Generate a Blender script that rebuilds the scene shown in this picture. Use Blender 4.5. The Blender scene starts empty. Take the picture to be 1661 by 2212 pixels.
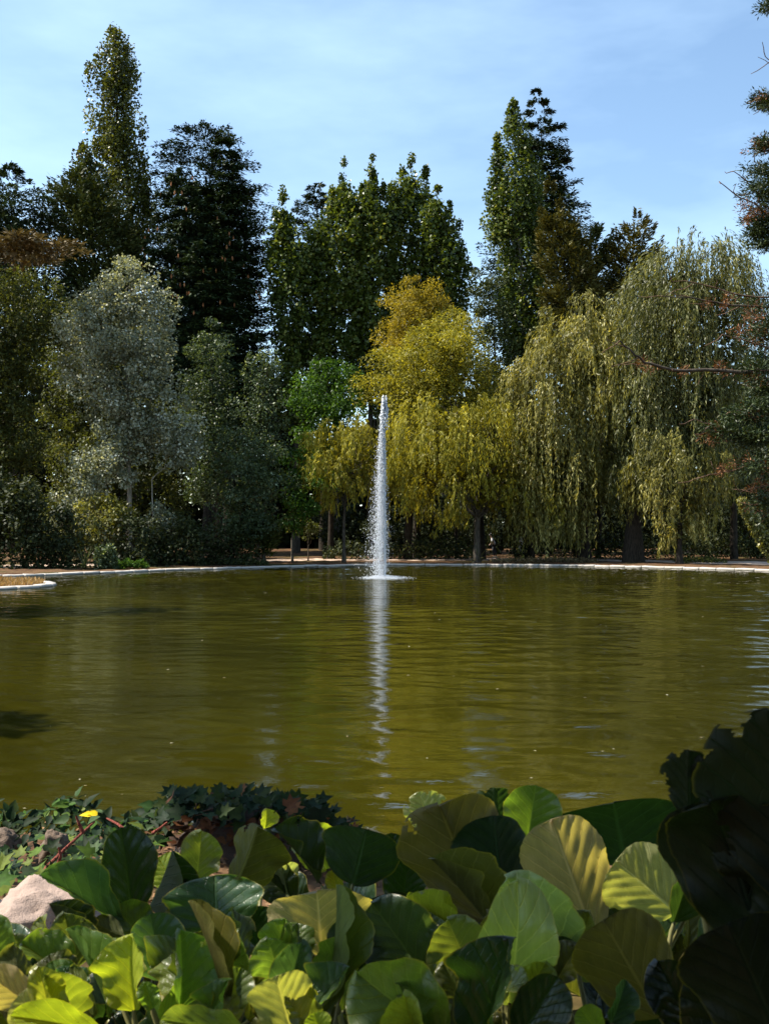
import bpy, math, random
import numpy as np
from mathutils import Vector, Matrix, noise as mnoise

random.seed(7)
rng = np.random.default_rng(7)
scene = bpy.context.scene
COL = scene.collection

# ------------------------------------------------------------------ camera
F = 2372.0            # focal length in units of a 1661x2212 picture
EYE = 2.1             # height of the eye above the pond
HZ = 1153.0
cam_d = bpy.data.cameras.new('camera')
cam = bpy.data.objects.new('camera', cam_d)
COL.objects.link(cam)
cam.location = (0, 0, EYE)
cam.rotation_euler = (math.radians(90), 0, 0)
cam_d.sensor_fit = 'VERTICAL'
cam_d.sensor_height = 24.0
cam_d.lens = 24.0 * F / 2212.0
cam_d.shift_y = (HZ - 1106.0) / 2212.0
cam_d.clip_start = 0.05
cam_d.clip_end = 12000
cam_d.dof.use_dof = True
cam_d.dof.focus_distance = 30.0
cam_d.dof.aperture_fstop = 9.0
scene.camera = cam

def W(u, v, d):
    """A point of the place: u, v as read off the photograph, d metres ahead."""
    return Vector(((u - 830.5) / F * d, d, EYE - (v - HZ) / F * d))

# ------------------------------------------------------------------ light
SUN = Vector((-0.61, 0.06, 0.77)).normalized()
sun_el = math.asin(SUN.z)
sun_az = math.atan2(SUN.x, SUN.y)
world = bpy.data.worlds.new('World')
scene.world = world
world.use_nodes = True
wn, wl = world.node_tree.nodes, world.node_tree.links
wn.clear()
wout = wn.new('ShaderNodeOutputWorld')
bg = wn.new('ShaderNodeBackground')
sky = wn.new('ShaderNodeTexSky')
sky.sky_type = 'NISHITA'
sky.sun_disc = False
sky.sun_elevation = sun_el
sky.sun_rotation = sun_az
sky.air_density = 1.0
sky.dust_density = 0.7
sky.ozone_density = 1.2
bg.inputs['Strength'].default_value = 0.105
tc = wn.new('ShaderNodeTexCoord')
mp = wn.new('ShaderNodeMapping')
mp.inputs['Scale'].default_value = (1.4, 1.4, 4.5)
mp.inputs['Rotation'].default_value = (0, 0.5, 0.2)
nz = wn.new('ShaderNodeTexNoise')
nz.inputs['Scale'].default_value = 1.3
nz.inputs['Detail'].default_value = 6
nz.inputs['Roughness'].default_value = 0.55
cr = wn.new('ShaderNodeMapRange')
cr.inputs['From Min'].default_value = 0.42
cr.inputs['From Max'].default_value = 0.75
cr.inputs['To Min'].default_value = 0.0
cr.inputs['To Max'].default_value = 0.34
mx = wn.new('ShaderNodeMix')
mx.data_type = 'RGBA'
mx.inputs[7].default_value = (6.6, 8.2, 9.8, 1)
wl.new(tc.outputs['Generated'], mp.inputs[0])
wl.new(mp.outputs[0], nz.inputs['Vector'])
wl.new(nz.outputs['Fac'], cr.inputs['Value'])
wl.new(cr.outputs[0], mx.inputs[0])
wl.new(sky.outputs[0], mx.inputs[6])
tn = wn.new('ShaderNodeMix'); tn.data_type = 'RGBA'; tn.blend_type = 'MULTIPLY'; tn.inputs[0].default_value = 1
tn.inputs[7].default_value = (0.96, 1.02, 1.0, 1)
wl.new(mx.outputs[2], tn.inputs[6]); wl.new(tn.outputs[2], bg.inputs['Color'])
wl.new(bg.outputs[0], wout.inputs[0])

sd = bpy.data.lights.new('sun', 'SUN')
sd.energy = 5.0
sd.angle = math.radians(0.53)
sd.color = (1.0, 0.93, 0.82)
so = bpy.data.objects.new('sun', sd)
COL.objects.link(so)
so.rotation_euler = SUN.to_track_quat('Z', 'Y').to_euler()
so.location = (-20, -10, 60)

scene.view_settings.view_transform = 'Standard'
scene.view_settings.look = 'None'
scene.view_settings.exposure = 1.2
scene.view_settings.gamma = 1.0
scene.cycles.max_bounces = 6
scene.cycles.diffuse_bounces = 2
scene.cycles.glossy_bounces = 3
scene.cycles.transmission_bounces = 4
scene.cycles.transparent_max_bounces = 6
scene.cycles.caustics_reflective = False
scene.cycles.caustics_refractive = False

# ------------------------------------------------------------------ helpers
def tag(o, label=None, cat=None, group=None, kind=None):
    if label: o['label'] = label
    if cat: o['category'] = cat
    if group: o['group'] = group
    if kind: o['kind'] = kind
    return o

def empty(name, loc, label=None, cat=None, group=None, kind=None):
    o = bpy.data.objects.new(name, None)
    o.empty_display_size = 0.2
    COL.objects.link(o)
    o.location = loc
    o.matrix_world = Matrix.Translation(Vector(loc))
    return tag(o, label, cat, group, kind)

def place(name, me, parent=None, mw=None):
    o = bpy.data.objects.new(name, me)
    COL.objects.link(o)
    m = mw if mw is not None else Matrix.Identity(4)
    if parent is not None:
        o.parent = parent
        o.matrix_parent_inverse = Matrix.Identity(4)
        o.matrix_basis = parent.matrix_world.inverted() @ m
        # matrix_world of fresh objects is stale, so keep our own
    else:
        o.matrix_basis = m
    return o

def mesh_np(name, V, Fq, mat, smooth=False, tint=None, uv=None):
    """V (n,3) and Fq (m,3|4) to a mesh; tint is one value per vertex."""
    V = np.ascontiguousarray(V, dtype=np.float32)
    Fq = np.ascontiguousarray(Fq, dtype=np.int32)
    me = bpy.data.meshes.new(name)
    k = Fq.shape[1]
    me.vertices.add(len(V)); me.vertices.foreach_set('co', V.ravel())
    me.loops.add(Fq.size); me.loops.foreach_set('vertex_index', Fq.ravel())
    me.polygons.add(len(Fq))
    me.polygons.foreach_set('loop_start', np.arange(0, Fq.size, k, dtype=np.int32))
    me.polygons.foreach_set('loop_total', np.full(len(Fq), k, dtype=np.int32))
    if smooth:
        me.polygons.foreach_set('use_smooth', np.ones(len(Fq), dtype=bool))
    if tint is not None:
        a = me.attributes.new('tint', 'FLOAT', 'POINT')
        a.data.foreach_set('value', np.ascontiguousarray(tint, dtype=np.float32))
    if uv is not None:
        a = me.attributes.new('st', 'FLOAT_VECTOR', 'POINT')
        a.data.foreach_set('vector', np.ascontiguousarray(uv, dtype=np.float32).ravel())
    me.update(calc_edges=True)
    if mat: me.materials.append(mat)
    return me

class Tubes:
    """Collects tapered tubes into one mesh."""
    def __init__(self): self.V = []; self.Fc = []; self.n = 0
    def add(self, pts, radii, sides=7):
        P = np.array([tuple(p) for p in pts], float); R = np.array(radii, float)
        k = len(P)
        T = np.gradient(P, axis=0)
        T /= np.linalg.norm(T, axis=1)[:, None] + 1e-9
        up = np.array([0, 0, 1.0]) if abs(T[0][2]) < .9 else np.array([1.0, 0, 0])
        rings = []
        for i in range(k):
            a = np.cross(T[i], up); a /= np.linalg.norm(a) + 1e-9
            b = np.cross(T[i], a)
            th = np.linspace(0, 2 * math.pi, sides, endpoint=False)
            rings.append(P[i] + R[i] * (np.cos(th)[:, None] * a + np.sin(th)[:, None] * b))
        self.V.append(np.concatenate(rings))
        f = []
        for i in range(k - 1):
            for j in range(sides):
                j2 = (j + 1) % sides
                f.append((self.n + i * sides + j, self.n + i * sides + j2, self.n + (i + 1) * sides + j2, self.n + (i + 1) * sides + j))
        self.Fc += f
        self.n += k * sides
    def mesh(self, name, mat):
        return mesh_np(name, np.concatenate(self.V), np.array(self.Fc), mat, smooth=True)

def curve_pts(p0, p1, n=6, sag=0.0, jit=0.0, side=None):
    p0, p1 = Vector(p0), Vector(p1)
    out = []
    for i in range(n):
        t = i / (n - 1)
        p = p0.lerp(p1, t)
        p.z += sag * math.sin(math.pi * t)
        if 0 < i < n - 1 and jit:
            p += Vector((random.gauss(0, jit), random.gauss(0, jit), random.gauss(0, jit)))
        out.append(p)
    return out

# ------------------------------------------------------------------ materials
def new_mat(name):
    m = bpy.data.materials.new(name); m.use_nodes = True
    n = m.node_tree.nodes; n.clear()
    return m, n, m.node_tree.links

def N(n, kind, **kw):
    x = n.new(kind)
    for k, v in kw.items():
        setattr(x, k, v)
    return x

def math_node(n, l, op, a, b=None, c=None, clamp=False):
    x = n.new('ShaderNodeMath'); x.operation = op; x.use_clamp = clamp
    for i, s in enumerate((a, b, c)):
        if s is None: continue
        if isinstance(s, (int, float)): x.inputs[i].default_value = s
        else: l.new(s, x.inputs[i])
    return x.outputs[0]

def ramp(n, l, fac, stops):
    r = n.new('ShaderNodeValToRGB')
    e = r.color_ramp.elements
    while len(e) < len(stops): e.new(0.5)
    for i, (p, c) in enumerate(stops):
        e[i].position = p; e[i].color = (*c, 1)
    l.new(fac, r.inputs[0])
    return r.outputs[0]

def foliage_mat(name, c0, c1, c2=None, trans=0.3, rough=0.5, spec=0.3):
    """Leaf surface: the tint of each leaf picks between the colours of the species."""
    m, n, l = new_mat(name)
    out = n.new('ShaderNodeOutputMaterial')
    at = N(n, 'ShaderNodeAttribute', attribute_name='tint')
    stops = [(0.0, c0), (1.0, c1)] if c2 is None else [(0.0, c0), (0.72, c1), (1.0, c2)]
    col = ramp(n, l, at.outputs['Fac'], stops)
    p = n.new('ShaderNodeBsdfPrincipled')
    p.inputs['Roughness'].default_value = rough
    p.inputs['Specular IOR Level'].default_value = spec
    l.new(col, p.inputs['Base Color'])
    t = n.new('ShaderNodeBsdfTranslucent')
    hs = n.new('ShaderNodeMix'); hs.data_type = 'RGBA'; hs.blend_type = 'MULTIPLY'
    hs.inputs[0].default_value = 1.0
    hs.inputs[7].default_value = (1.5, 1.35, 0.5, 1)
    l.new(col, hs.inputs[6]); l.new(hs.outputs[2], t.inputs['Color'])
    ms = n.new('ShaderNodeMixShader'); ms.inputs[0].default_value = trans
    l.new(p.outputs[0], ms.inputs[1]); l.new(t.outputs[0], ms.inputs[2])
    l.new(ms.outputs[0], out.inputs[0])
    return m

def bark_mat(name, c0, c1, scale=3.0, stretch=0.25):
    m, n, l = new_mat(name)
    out = n.new('ShaderNodeOutputMaterial')
    p = n.new('ShaderNodeBsdfPrincipled'); p.inputs['Roughness'].default_value = 0.85
    p.inputs['Specular IOR Level'].default_value = 0.15
    t = n.new('ShaderNodeTexCoord'); mpp = n.new('ShaderNodeMapping')
    mpp.inputs['Scale'].default_value = (scale, scale, scale * stretch)
    nz = n.new('ShaderNodeTexNoise'); nz.inputs['Scale'].default_value = 4; nz.inputs['Detail'].default_value = 8
    l.new(t.outputs['Object'], mpp.inputs[0]); l.new(mpp.outputs[0], nz.inputs['Vector'])
    l.new(ramp(n, l, nz.outputs['Fac'], [(0.35, c0), (0.65, c1)]), p.inputs['Base Color'])
    b = n.new('ShaderNodeBump'); b.inputs['Strength'].default_value = 0.7; b.inputs['Distance'].default_value = 0.05
    l.new(nz.outputs['Fac'], b.inputs['Height']); l.new(b.outputs[0], p.inputs['Normal'])
    l.new(p.outputs[0], out.inputs[0])
    return m

M = {}
M['poplar'] = foliage_mat('poplar_leaf', (0.014, 0.028, 0.006), (0.0974, 0.1357, 0.0203), (0.3780, 0.3861, 0.1215), 0.33, 0.38, 0.30)
M['poplar_dark'] = foliage_mat('poplar_leaf_olive', (0.014, 0.022, 0.005), (0.0892, 0.1053, 0.0149), (0.2856, 0.3003, 0.0770), 0.33, 0.4, 0.30)
M['silver'] = foliage_mat('white_poplar_leaf', (0.04, 0.055, 0.026), (0.26, 0.28, 0.20), (0.6820, 0.7040, 0.6050), 0.28, 0.45, 0.24)
M['conifer'] = foliage_mat('fir_needles', (0.008, 0.018, 0.009), (0.0343, 0.0580, 0.0173), (0.0715, 0.0927, 0.0229), 0.08, 0.6, 0.2)
M['cedar'] = foliage_mat('cedar_needles', (0.010, 0.022, 0.010), (0.0490, 0.0770, 0.0280), (0.0840, 0.1050, 0.0350), 0.08, 0.6, 0.2)
M['cypress'] = foliage_mat('cypress_sprays', (0.015, 0.026, 0.007), (0.0650, 0.0806, 0.0182), (0.1105, 0.1105, 0.0260), 0.1, 0.6, 0.2)
M['cypress_gold'] = foliage_mat('olive_cypress_sprays', (0.03, 0.032, 0.008), (0.0978, 0.0897, 0.0161), (0.1560, 0.1200, 0.0240), 0.12, 0.6, 0.2)
M['gold'] = foliage_mat('golden_willow_leaf', (0.10, 0.095, 0.010), (0.2750, 0.2587, 0.0308), (0.4620, 0.4255, 0.0770), 0.43, 0.5, 0.18)
M['goldtop'] = foliage_mat('amber_willow_leaf', (0.13, 0.108, 0.011), (0.30, 0.240, 0.025), (0.45, 0.385, 0.07), 0.43, 0.5, 0.18)
M['willow'] = foliage_mat('weeping_willow_leaf', (0.045, 0.047, 0.009), (0.2300, 0.2171, 0.0525), (0.5819, 0.5281, 0.2070), 0.38, 0.45, 0.24)
M['willow_green'] = foliage_mat('green_willow_leaf', (0.024, 0.032, 0.008), (0.135, 0.140, 0.038), (0.3795, 0.3795, 0.1955), 0.38, 0.45, 0.24)
M['green'] = foliage_mat('bright_green_leaf', (0.022, 0.055, 0.008), (0.055, 0.12, 0.014), (0.10, 0.19, 0.03), 0.38, 0.5, 0.18)
M['olive'] = foliage_mat('olive_green_leaf', (0.03, 0.036, 0.009), (0.080, 0.098, 0.024), (0.1920, 0.1800, 0.0600), 0.38, 0.5, 0.18)
M['greygreen'] = foliage_mat('grey_green_leaf', (0.018, 0.032, 0.014), (0.0715, 0.1040, 0.0442), (0.2600, 0.3120, 0.1820), 0.33, 0.45, 0.24)
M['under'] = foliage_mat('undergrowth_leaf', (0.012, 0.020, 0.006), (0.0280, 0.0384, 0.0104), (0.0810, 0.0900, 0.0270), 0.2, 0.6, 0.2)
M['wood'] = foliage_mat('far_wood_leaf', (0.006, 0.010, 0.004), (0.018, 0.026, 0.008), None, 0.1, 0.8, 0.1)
M['yellowleaf'] = foliage_mat('bamboo_leaf', (0.06, 0.07, 0.012), (0.14, 0.14, 0.025), (0.30, 0.30, 0.06), 0.35, 0.5, 0.3)
M['ivyleafs'] = foliage_mat('yellowish_ivy_leaf', (0.06, 0.07, 0.012), (0.18, 0.17, 0.035), (0.34, 0.30, 0.10), 0.3, 0.45, 0.4)  # yellowish ivy, tone differs from leaf to leaf
M['blade'] = foliage_mat('flax_blade', (0.04, 0.06, 0.02), (0.13, 0.15, 0.06), (0.24, 0.25, 0.12), 0.2, 0.4, 0.5)
M['rust'] = foliage_mat('dead_brown_needles', (0.07, 0.028, 0.012), (0.17, 0.070, 0.028), (0.28, 0.14, 0.06), 0.15, 0.7, 0.2)
M['fir_near'] = foliage_mat('near_fir_needles', (0.010, 0.022, 0.006), (0.032, 0.050, 0.011), (0.065, 0.088, 0.02), 0.12, 0.5, 0.3)
M['dryspray'] = foliage_mat('dry_cedar_spray', (0.09, 0.065, 0.03), (0.17, 0.13, 0.065), (0.25, 0.2, 0.11), 0.1, 0.7, 0.2)
M['cone'] = foliage_mat('orange_cones', (0.25, 0.10, 0.04), (0.40, 0.19, 0.08), None, 0.05, 0.7, 0.2)
M['bark'] = bark_mat('dark_bark', (0.014, 0.011, 0.008), (0.042, 0.033, 0.024))
M['bark_pale'] = bark_mat('pale_bark', (0.16, 0.14, 0.11), (0.36, 0.32, 0.26), 2.0)
M['bark_grey'] = bark_mat('grey_bark', (0.035, 0.029, 0.022), (0.10, 0.082, 0.062))
M['twig'] = bark_mat('twig_bark', (0.10, 0.055, 0.035), (0.20, 0.13, 0.085), 20)
M['redstem'] = bark_mat('red_stem', (0.13, 0.030, 0.022), (0.24, 0.07, 0.045), 20)

# ------------------------------------------------------------------ pond outline and ground
POND = np.array([(-3, 7.1), (-5.5, 7.6), (-9, 9.5), (-11.5, 14), (-15, 26), (-18, 36), (-17, 39.2), (-14.9, 40.6), (-13.5, 42.3), (-13.5, 44.6), (-15.2, 47),
                 (-20, 49.5), (-21, 51.5), (-17.3, 54.2), (-14.4, 58.5), (-11.4, 63), (-7.2, 67.5), (-3.5, 70.5), (0, 72), (4.5, 72.4), (8.6, 71.7),
                 (12.6, 69.8), (16.2, 67), (19.4, 63.8), (22.2, 60.6), (25, 55), (26, 45), (24, 30), (17, 19), (9, 12), (5.5, 9.2), (3, 7.8), (0, 7.0)])

def smooth_closed(P, per=8):
    out = []
    n = len(P)
    for i in range(n):
        p0, p1, p2, p3 = P[i - 1], P[i], P[(i + 1) % n], P[(i + 2) % n]
        for k in range(per):
            t = k / per
            out.append(0.5 * ((2 * p1) + (-p0 + p2) * t + (2 * p0 - 5 * p1 + 4 * p2 - p3) * t ** 2 + (-p0 + 3 * p1 - 3 * p2 + p3) * t ** 3))
    return np.array(out)
SH = smooth_closed(POND)

def sdf(X, Y):
    """Signed distance to the pond's edge, negative over the water."""
    P = np.stack([X.ravel(), Y.ravel()], 1)
    best = np.full(len(P), 1e9); inside = np.zeros(len(P), bool)
    n = len(SH)
    for i in range(n):
        a, b = SH[i], SH[(i + 1) % n]
        ab = b - a
        t = np.clip(((P - a) @ ab) / (ab @ ab), 0, 1)
        d = np.hypot(P[:, 0] - a[0] - t * ab[0], P[:, 1] - a[1] - t * ab[1])
        best = np.minimum(best, d)
        c = ((a[1] > P[:, 1]) != (b[1] > P[:, 1]))
        xi = (b[0] - a[0]) * (P[:, 1] - a[1]) / (b[1] - a[1] + 1e-12) + a[0]
        inside ^= c & (P[:, 0] < xi)
    return np.where(inside, -best, best).reshape(X.shape)

def sstep(a, b, x):
    t = np.clip((x - a) / (b - a), 0, 1)
    return t * t * (3 - 2 * t)

def ground_z(X, Y):
    X = np.asarray(X, float); Y = np.asarray(Y, float)
    d = sdf(X, Y)
    near = 1 - sstep(9, 16, Y)
    left = 1 - sstep(-0.5, 0.4, X)
    nearland = 0.88 - (0.46 - 0.20 * left) * sstep(3.4, 4.6, Y) - 0.12 * sstep(4.6, 5.8, Y)
    farland = 0.12 + 0.012 * np.clip(d, 0, 60)
    land = near * nearland + (1 - near) * farland
    wdt = near * (1.6 - 0.5 * left) + 0.35 * (1 - near)
    z = land * sstep(-0.1, wdt, d)
    z = np.where(d < 0, np.maximum(-1.2, d * 0.8), z)
    bumps = 0.03 * np.sin(X * 1.7 + 1) * np.sin(Y * 1.3) + 0.02 * np.sin(X * 4.1 + Y * 2.3)
    return z + np.where(d > 0.5, bumps, 0)

def gz(x, y):
    return float(ground_z(np.array([x]), np.array([y]))[0])

def axis(lo, hi, step, far, k=1.25):
    a = list(np.arange(lo, hi, step))
    s = step
    while a[-1] < far: s *= k; a.append(a[-1] + s)
    s = step
    while a[0] > -far: s *= k; a.insert(0, a[0] - s)
    return np.array(a)
ax_, ay_ = axis(-30, 32, 0.65, 2500), axis(-3, 110, 0.65, 2500)
GX, GY = np.meshgrid(ax_, ay_)
GZ = ground_z(GX, GY)
V = np.stack([GX.ravel(), GY.ravel(), GZ.ravel()], 1)
nx, ny = len(ax_), len(ay_)
ii = (np.arange(ny - 1)[:, None] * nx + np.arange(nx - 1)[None]).ravel()
Fq = np.stack([ii, ii + 1, ii + nx + 1, ii + nx], 1)

m, n, l = new_mat('bank_soil')
out = n.new('ShaderNodeOutputMaterial'); p = n.new('ShaderNodeBsdfPrincipled')
p.inputs['Roughness'].default_value = 0.95; p.inputs['Specular IOR Level'].default_value = 0.1
geo = n.new('ShaderNodeNewGeometry')
n1 = n.new('ShaderNodeTexNoise'); n1.inputs['Scale'].default_value = 0.35; n1.inputs['Detail'].default_value = 5
n2 = n.new('ShaderNodeTexNoise'); n2.inputs['Scale'].default_value = 9; n2.inputs['Detail'].default_value = 8
l.new(geo.outputs['Position'], n1.inputs['Vector']); l.new(geo.outputs['Position'], n2.inputs['Vector'])
c1 = ramp(n, l, n1.outputs['Fac'], [(0.36, (0.085, 0.045, 0.024)), (0.5, (0.14, 0.082, 0.045)), (0.62, (0.07, 0.058, 0.02))])
c2 = ramp(n, l, n2.outputs['Fac'], [(0.3, (0.35, 0.32, 0.28)), (0.7, (1.25, 1.2, 1.1))])
mm = n.new('ShaderNodeMix'); mm.data_type = 'RGBA'; mm.blend_type = 'MULTIPLY'; mm.inputs[0].default_value = 1
l.new(c1, mm.inputs[6]); l.new(c2, mm.inputs[7]); l.new(mm.outputs[2], p.inputs['Base Color'])
b = n.new('ShaderNodeBump'); b.inputs['Distance'].default_value = 0.04; b.inputs['Strength'].default_value = 0.8
l.new(n2.outputs['Fac'], b.inputs['Height']); l.new(b.outputs[0], p.inputs['Normal'])
l.new(p.outputs[0], out.inputs[0])
M['soil'] = m
g = place('ground', mesh_np('ground', V, Fq, M['soil'], smooth=True)); tag(g, kind='structure')

# path of pale trodden sand beyond the far kerb
m, n, l = new_mat('path_sand')
out = n.new('ShaderNodeOutputMaterial'); p = n.new('ShaderNodeBsdfPrincipled'); p.inputs['Roughness'].default_value = 0.9
geo = n.new('ShaderNodeNewGeometry')
n2 = n.new('ShaderNodeTexNoise'); n2.inputs['Scale'].default_value = 2.5; n2.inputs['Detail'].default_value = 8
l.new(geo.outputs['Position'], n2.inputs['Vector'])
l.new(ramp(n, l, n2.outputs['Fac'], [(0.35, (0.30, 0.20, 0.14)), (0.7, (0.52, 0.40, 0.30))]), p.inputs['Base Color'])
l.new(p.outputs[0], out.inputs[0])
M['sand'] = m
far = SH[(SH[:, 1] > 56)]
far = far[np.argsort(far[:, 0])]
pv, pf = [], []
cen = np.array([3.0, 40.0])
for i, q in enumerate(far):
    dr = (q - cen) / np.linalg.norm(q - cen)
    for off in (5.5, 6.8, 8.2, 9.8):
        x, y = q + dr * (off + 0.5 * math.sin(i * 0.21 + off * .3))
        pv.append((x, y, gz(x, y) + 0.035))
for i in range(len(far) - 1):
    for k in range(3):
        a = i * 4 + k
        pf.append((a, a + 4, a + 5, a + 1))
pt = place('path', mesh_np('path', np.array(pv), np.array(pf), M['sand'], smooth=True)); tag(pt, kind='structure')

# ------------------------------------------------------------------ water
m, n, l = new_mat('pond_water')
out = n.new('ShaderNodeOutputMaterial')
geo = n.new('ShaderNodeNewGeometry')
def wave_noise(sx, sy, scale, detail, dist=0.0):
    mpp = n.new('ShaderNodeMapping'); mpp.inputs['Scale'].default_value = (sx, sy, 1)
    t = n.new('ShaderNodeTexNoise'); t.inputs['Scale'].default_value = scale; t.inputs['Detail'].default_value = detail
    t.inputs['Distortion'].default_value = dist
    l.new(geo.outputs['Position'], mpp.inputs[0]); l.new(mpp.outputs[0], t.inputs['Vector'])
    return t.outputs['Fac']
wa = wave_noise(0.42, 1.0, 0.9, 2, 0.8)      # slow swell
wb = wave_noise(0.40, 1.0, 3.4, 3, 1.0)       # ripples
wc = wave_noise(0.7, 1.0, 15.0, 2, 0.4)      # fine ruffle
# ruffled out on the pond, calmer under the near bank
sy = n.new('ShaderNodeSeparateXYZ'); l.new(geo.outputs['Position'], sy.inputs[0])
calm = n.new('ShaderNodeMapRange'); calm.inputs['From Min'].default_value = 9; calm.inputs['From Max'].default_value = 34
calm.inputs['To Min'].default_value = .22; calm.inputs['To Max'].default_value = 1.0; l.new(sy.outputs['Y'], calm.inputs['Value'])
gust = wave_noise(0.6, 1, 0.12, 3)
gm = n.new('ShaderNodeMapRange'); gm.inputs['From Min'].default_value = .35; gm.inputs['From Max'].default_value = .65; gm.inputs['To Min'].default_value = .55; gm.inputs['To Max'].default_value = 1.25
l.new(gust, gm.inputs['Value'])
amp = math_node(n, l, 'MULTIPLY', calm.outputs[0], gm.outputs[0])
bp = n.new('ShaderNodeBump'); bp.inputs['Strength'].default_value = 1.0; bp.inputs['Distance'].default_value = 0.0001
bq = n.new('ShaderNodeBump'); bq.inputs['Strength'].default_value = 1.0; bq.inputs['Distance'].default_value = 0.010
br = n.new('ShaderNodeBump'); br.inputs['Strength'].default_value = 1.0; br.inputs['Distance'].default_value = 0.0012
l.new(math_node(n, l, 'MULTIPLY', wa, math_node(n, l, 'MULTIPLY_ADD', amp, .6, .4)), bp.inputs['Height']); l.new(math_node(n, l, 'MULTIPLY', wb, amp), bq.inputs['Height']); l.new(wc, br.inputs['Height'])
l.new(bp.outputs[0], bq.inputs['Normal']); l.new(bq.outputs[0], br.inputs['Normal'])
p = n.new('ShaderNodeBsdfPrincipled')
p.inputs['Roughness'].default_value = 0.03; p.inputs['IOR'].default_value = 1.333
mk = wave_noise(1, 1, 0.16, 4)
l.new(ramp(n, l, mk, [(0.35, (0.0165, 0.0152, 0.0012)), (0.65, (0.031, 0.0280, 0.0020))]), p.inputs['Base Color'])
l.new(br.outputs[0], p.inputs['Normal'])
l.new(p.outputs[0], out.inputs[0])
M['water'] = m
ys = [2.0, 4.0, 5.5]
y = 6.2
while y < 74: ys.append(y); y += 0.05 if y < 14 else 0.075 if y < 32 else 0.12
ys += [76, 80]; ys = np.array(ys)
cols = np.linspace(-.56, .56, 310)
WX = np.concatenate([np.full((len(ys), 1), -45.0), cols[None] * np.maximum(ys, 6)[:, None], np.full((len(ys), 1), 48.0)], 1)
WY = np.repeat(ys[:, None], WX.shape[1], 1)
wr = np.random.default_rng(11)
warpx = .35 * np.sin(WX * .31 + WY * .17) + .2 * np.sin(WX * .83 - WY * .5 + 2) + .12 * np.sin(WX * 1.9 + WY * 1.1)
warpy = .35 * np.sin(WX * .27 + 1) * np.sin(WY * .23) + .16 * np.sin(WX * .9 + WY * .66 + 1) + .07 * np.sin(WX * 2.3 - WY * 1.7)
H = np.zeros_like(WX)
for q in range(46):
    lam = .34 * (5.0 ** wr.random())           # 0.4 to 2 m
    th = wr.normal() * .55                     # crests mostly run across the view
    kx, ky = math.sin(th) * 2 * math.pi / lam, math.cos(th) * 2 * math.pi / lam
    group = .5 + .5 * np.sin(WX * wr.uniform(-.3, .3) + WY * wr.uniform(-.3, .3) + wr.uniform(0, 6))
    H += lam ** .9 * group * np.sin(kx * (WX + warpx) + ky * (WY + warpy) + wr.uniform(0, 6.28))
# concentric rings around the fountain's foot
rf = np.hypot(WX - .03, WY - 52.0)
slope = np.gradient(H, axis=0) / np.gradient(WY, axis=0)
H /= np.sqrt((slope[60:-60] ** 2).mean())
amp = .030 + .022 * sstep(9, 30, WY)
patch = .75 + .25 * np.sin(WX * .21 + WY * .13) * np.sin(WY * .19 - WX * .07 + 1)
H = H * amp * patch + .012 * np.sin(rf * 7) * np.exp(-rf / 2.5)
H *= sstep(5.8, 7.5, WY) * (1 - sstep(72, 74, WY)); H[:, :1] = 0; H[:, -1:] = 0
nr, nc_ = WX.shape
ii = (np.arange(nr - 1)[:, None] * nc_ + np.arange(nc_ - 1)[None]).ravel()
big = place('pond_water', mesh_np('pond_water', np.stack([WX.ravel(), WY.ravel(), H.ravel()], 1), np.stack([ii, ii + 1, ii + nc_ + 1, ii + nc_], 1), m, smooth=True))
tag(big, kind='structure')

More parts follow.
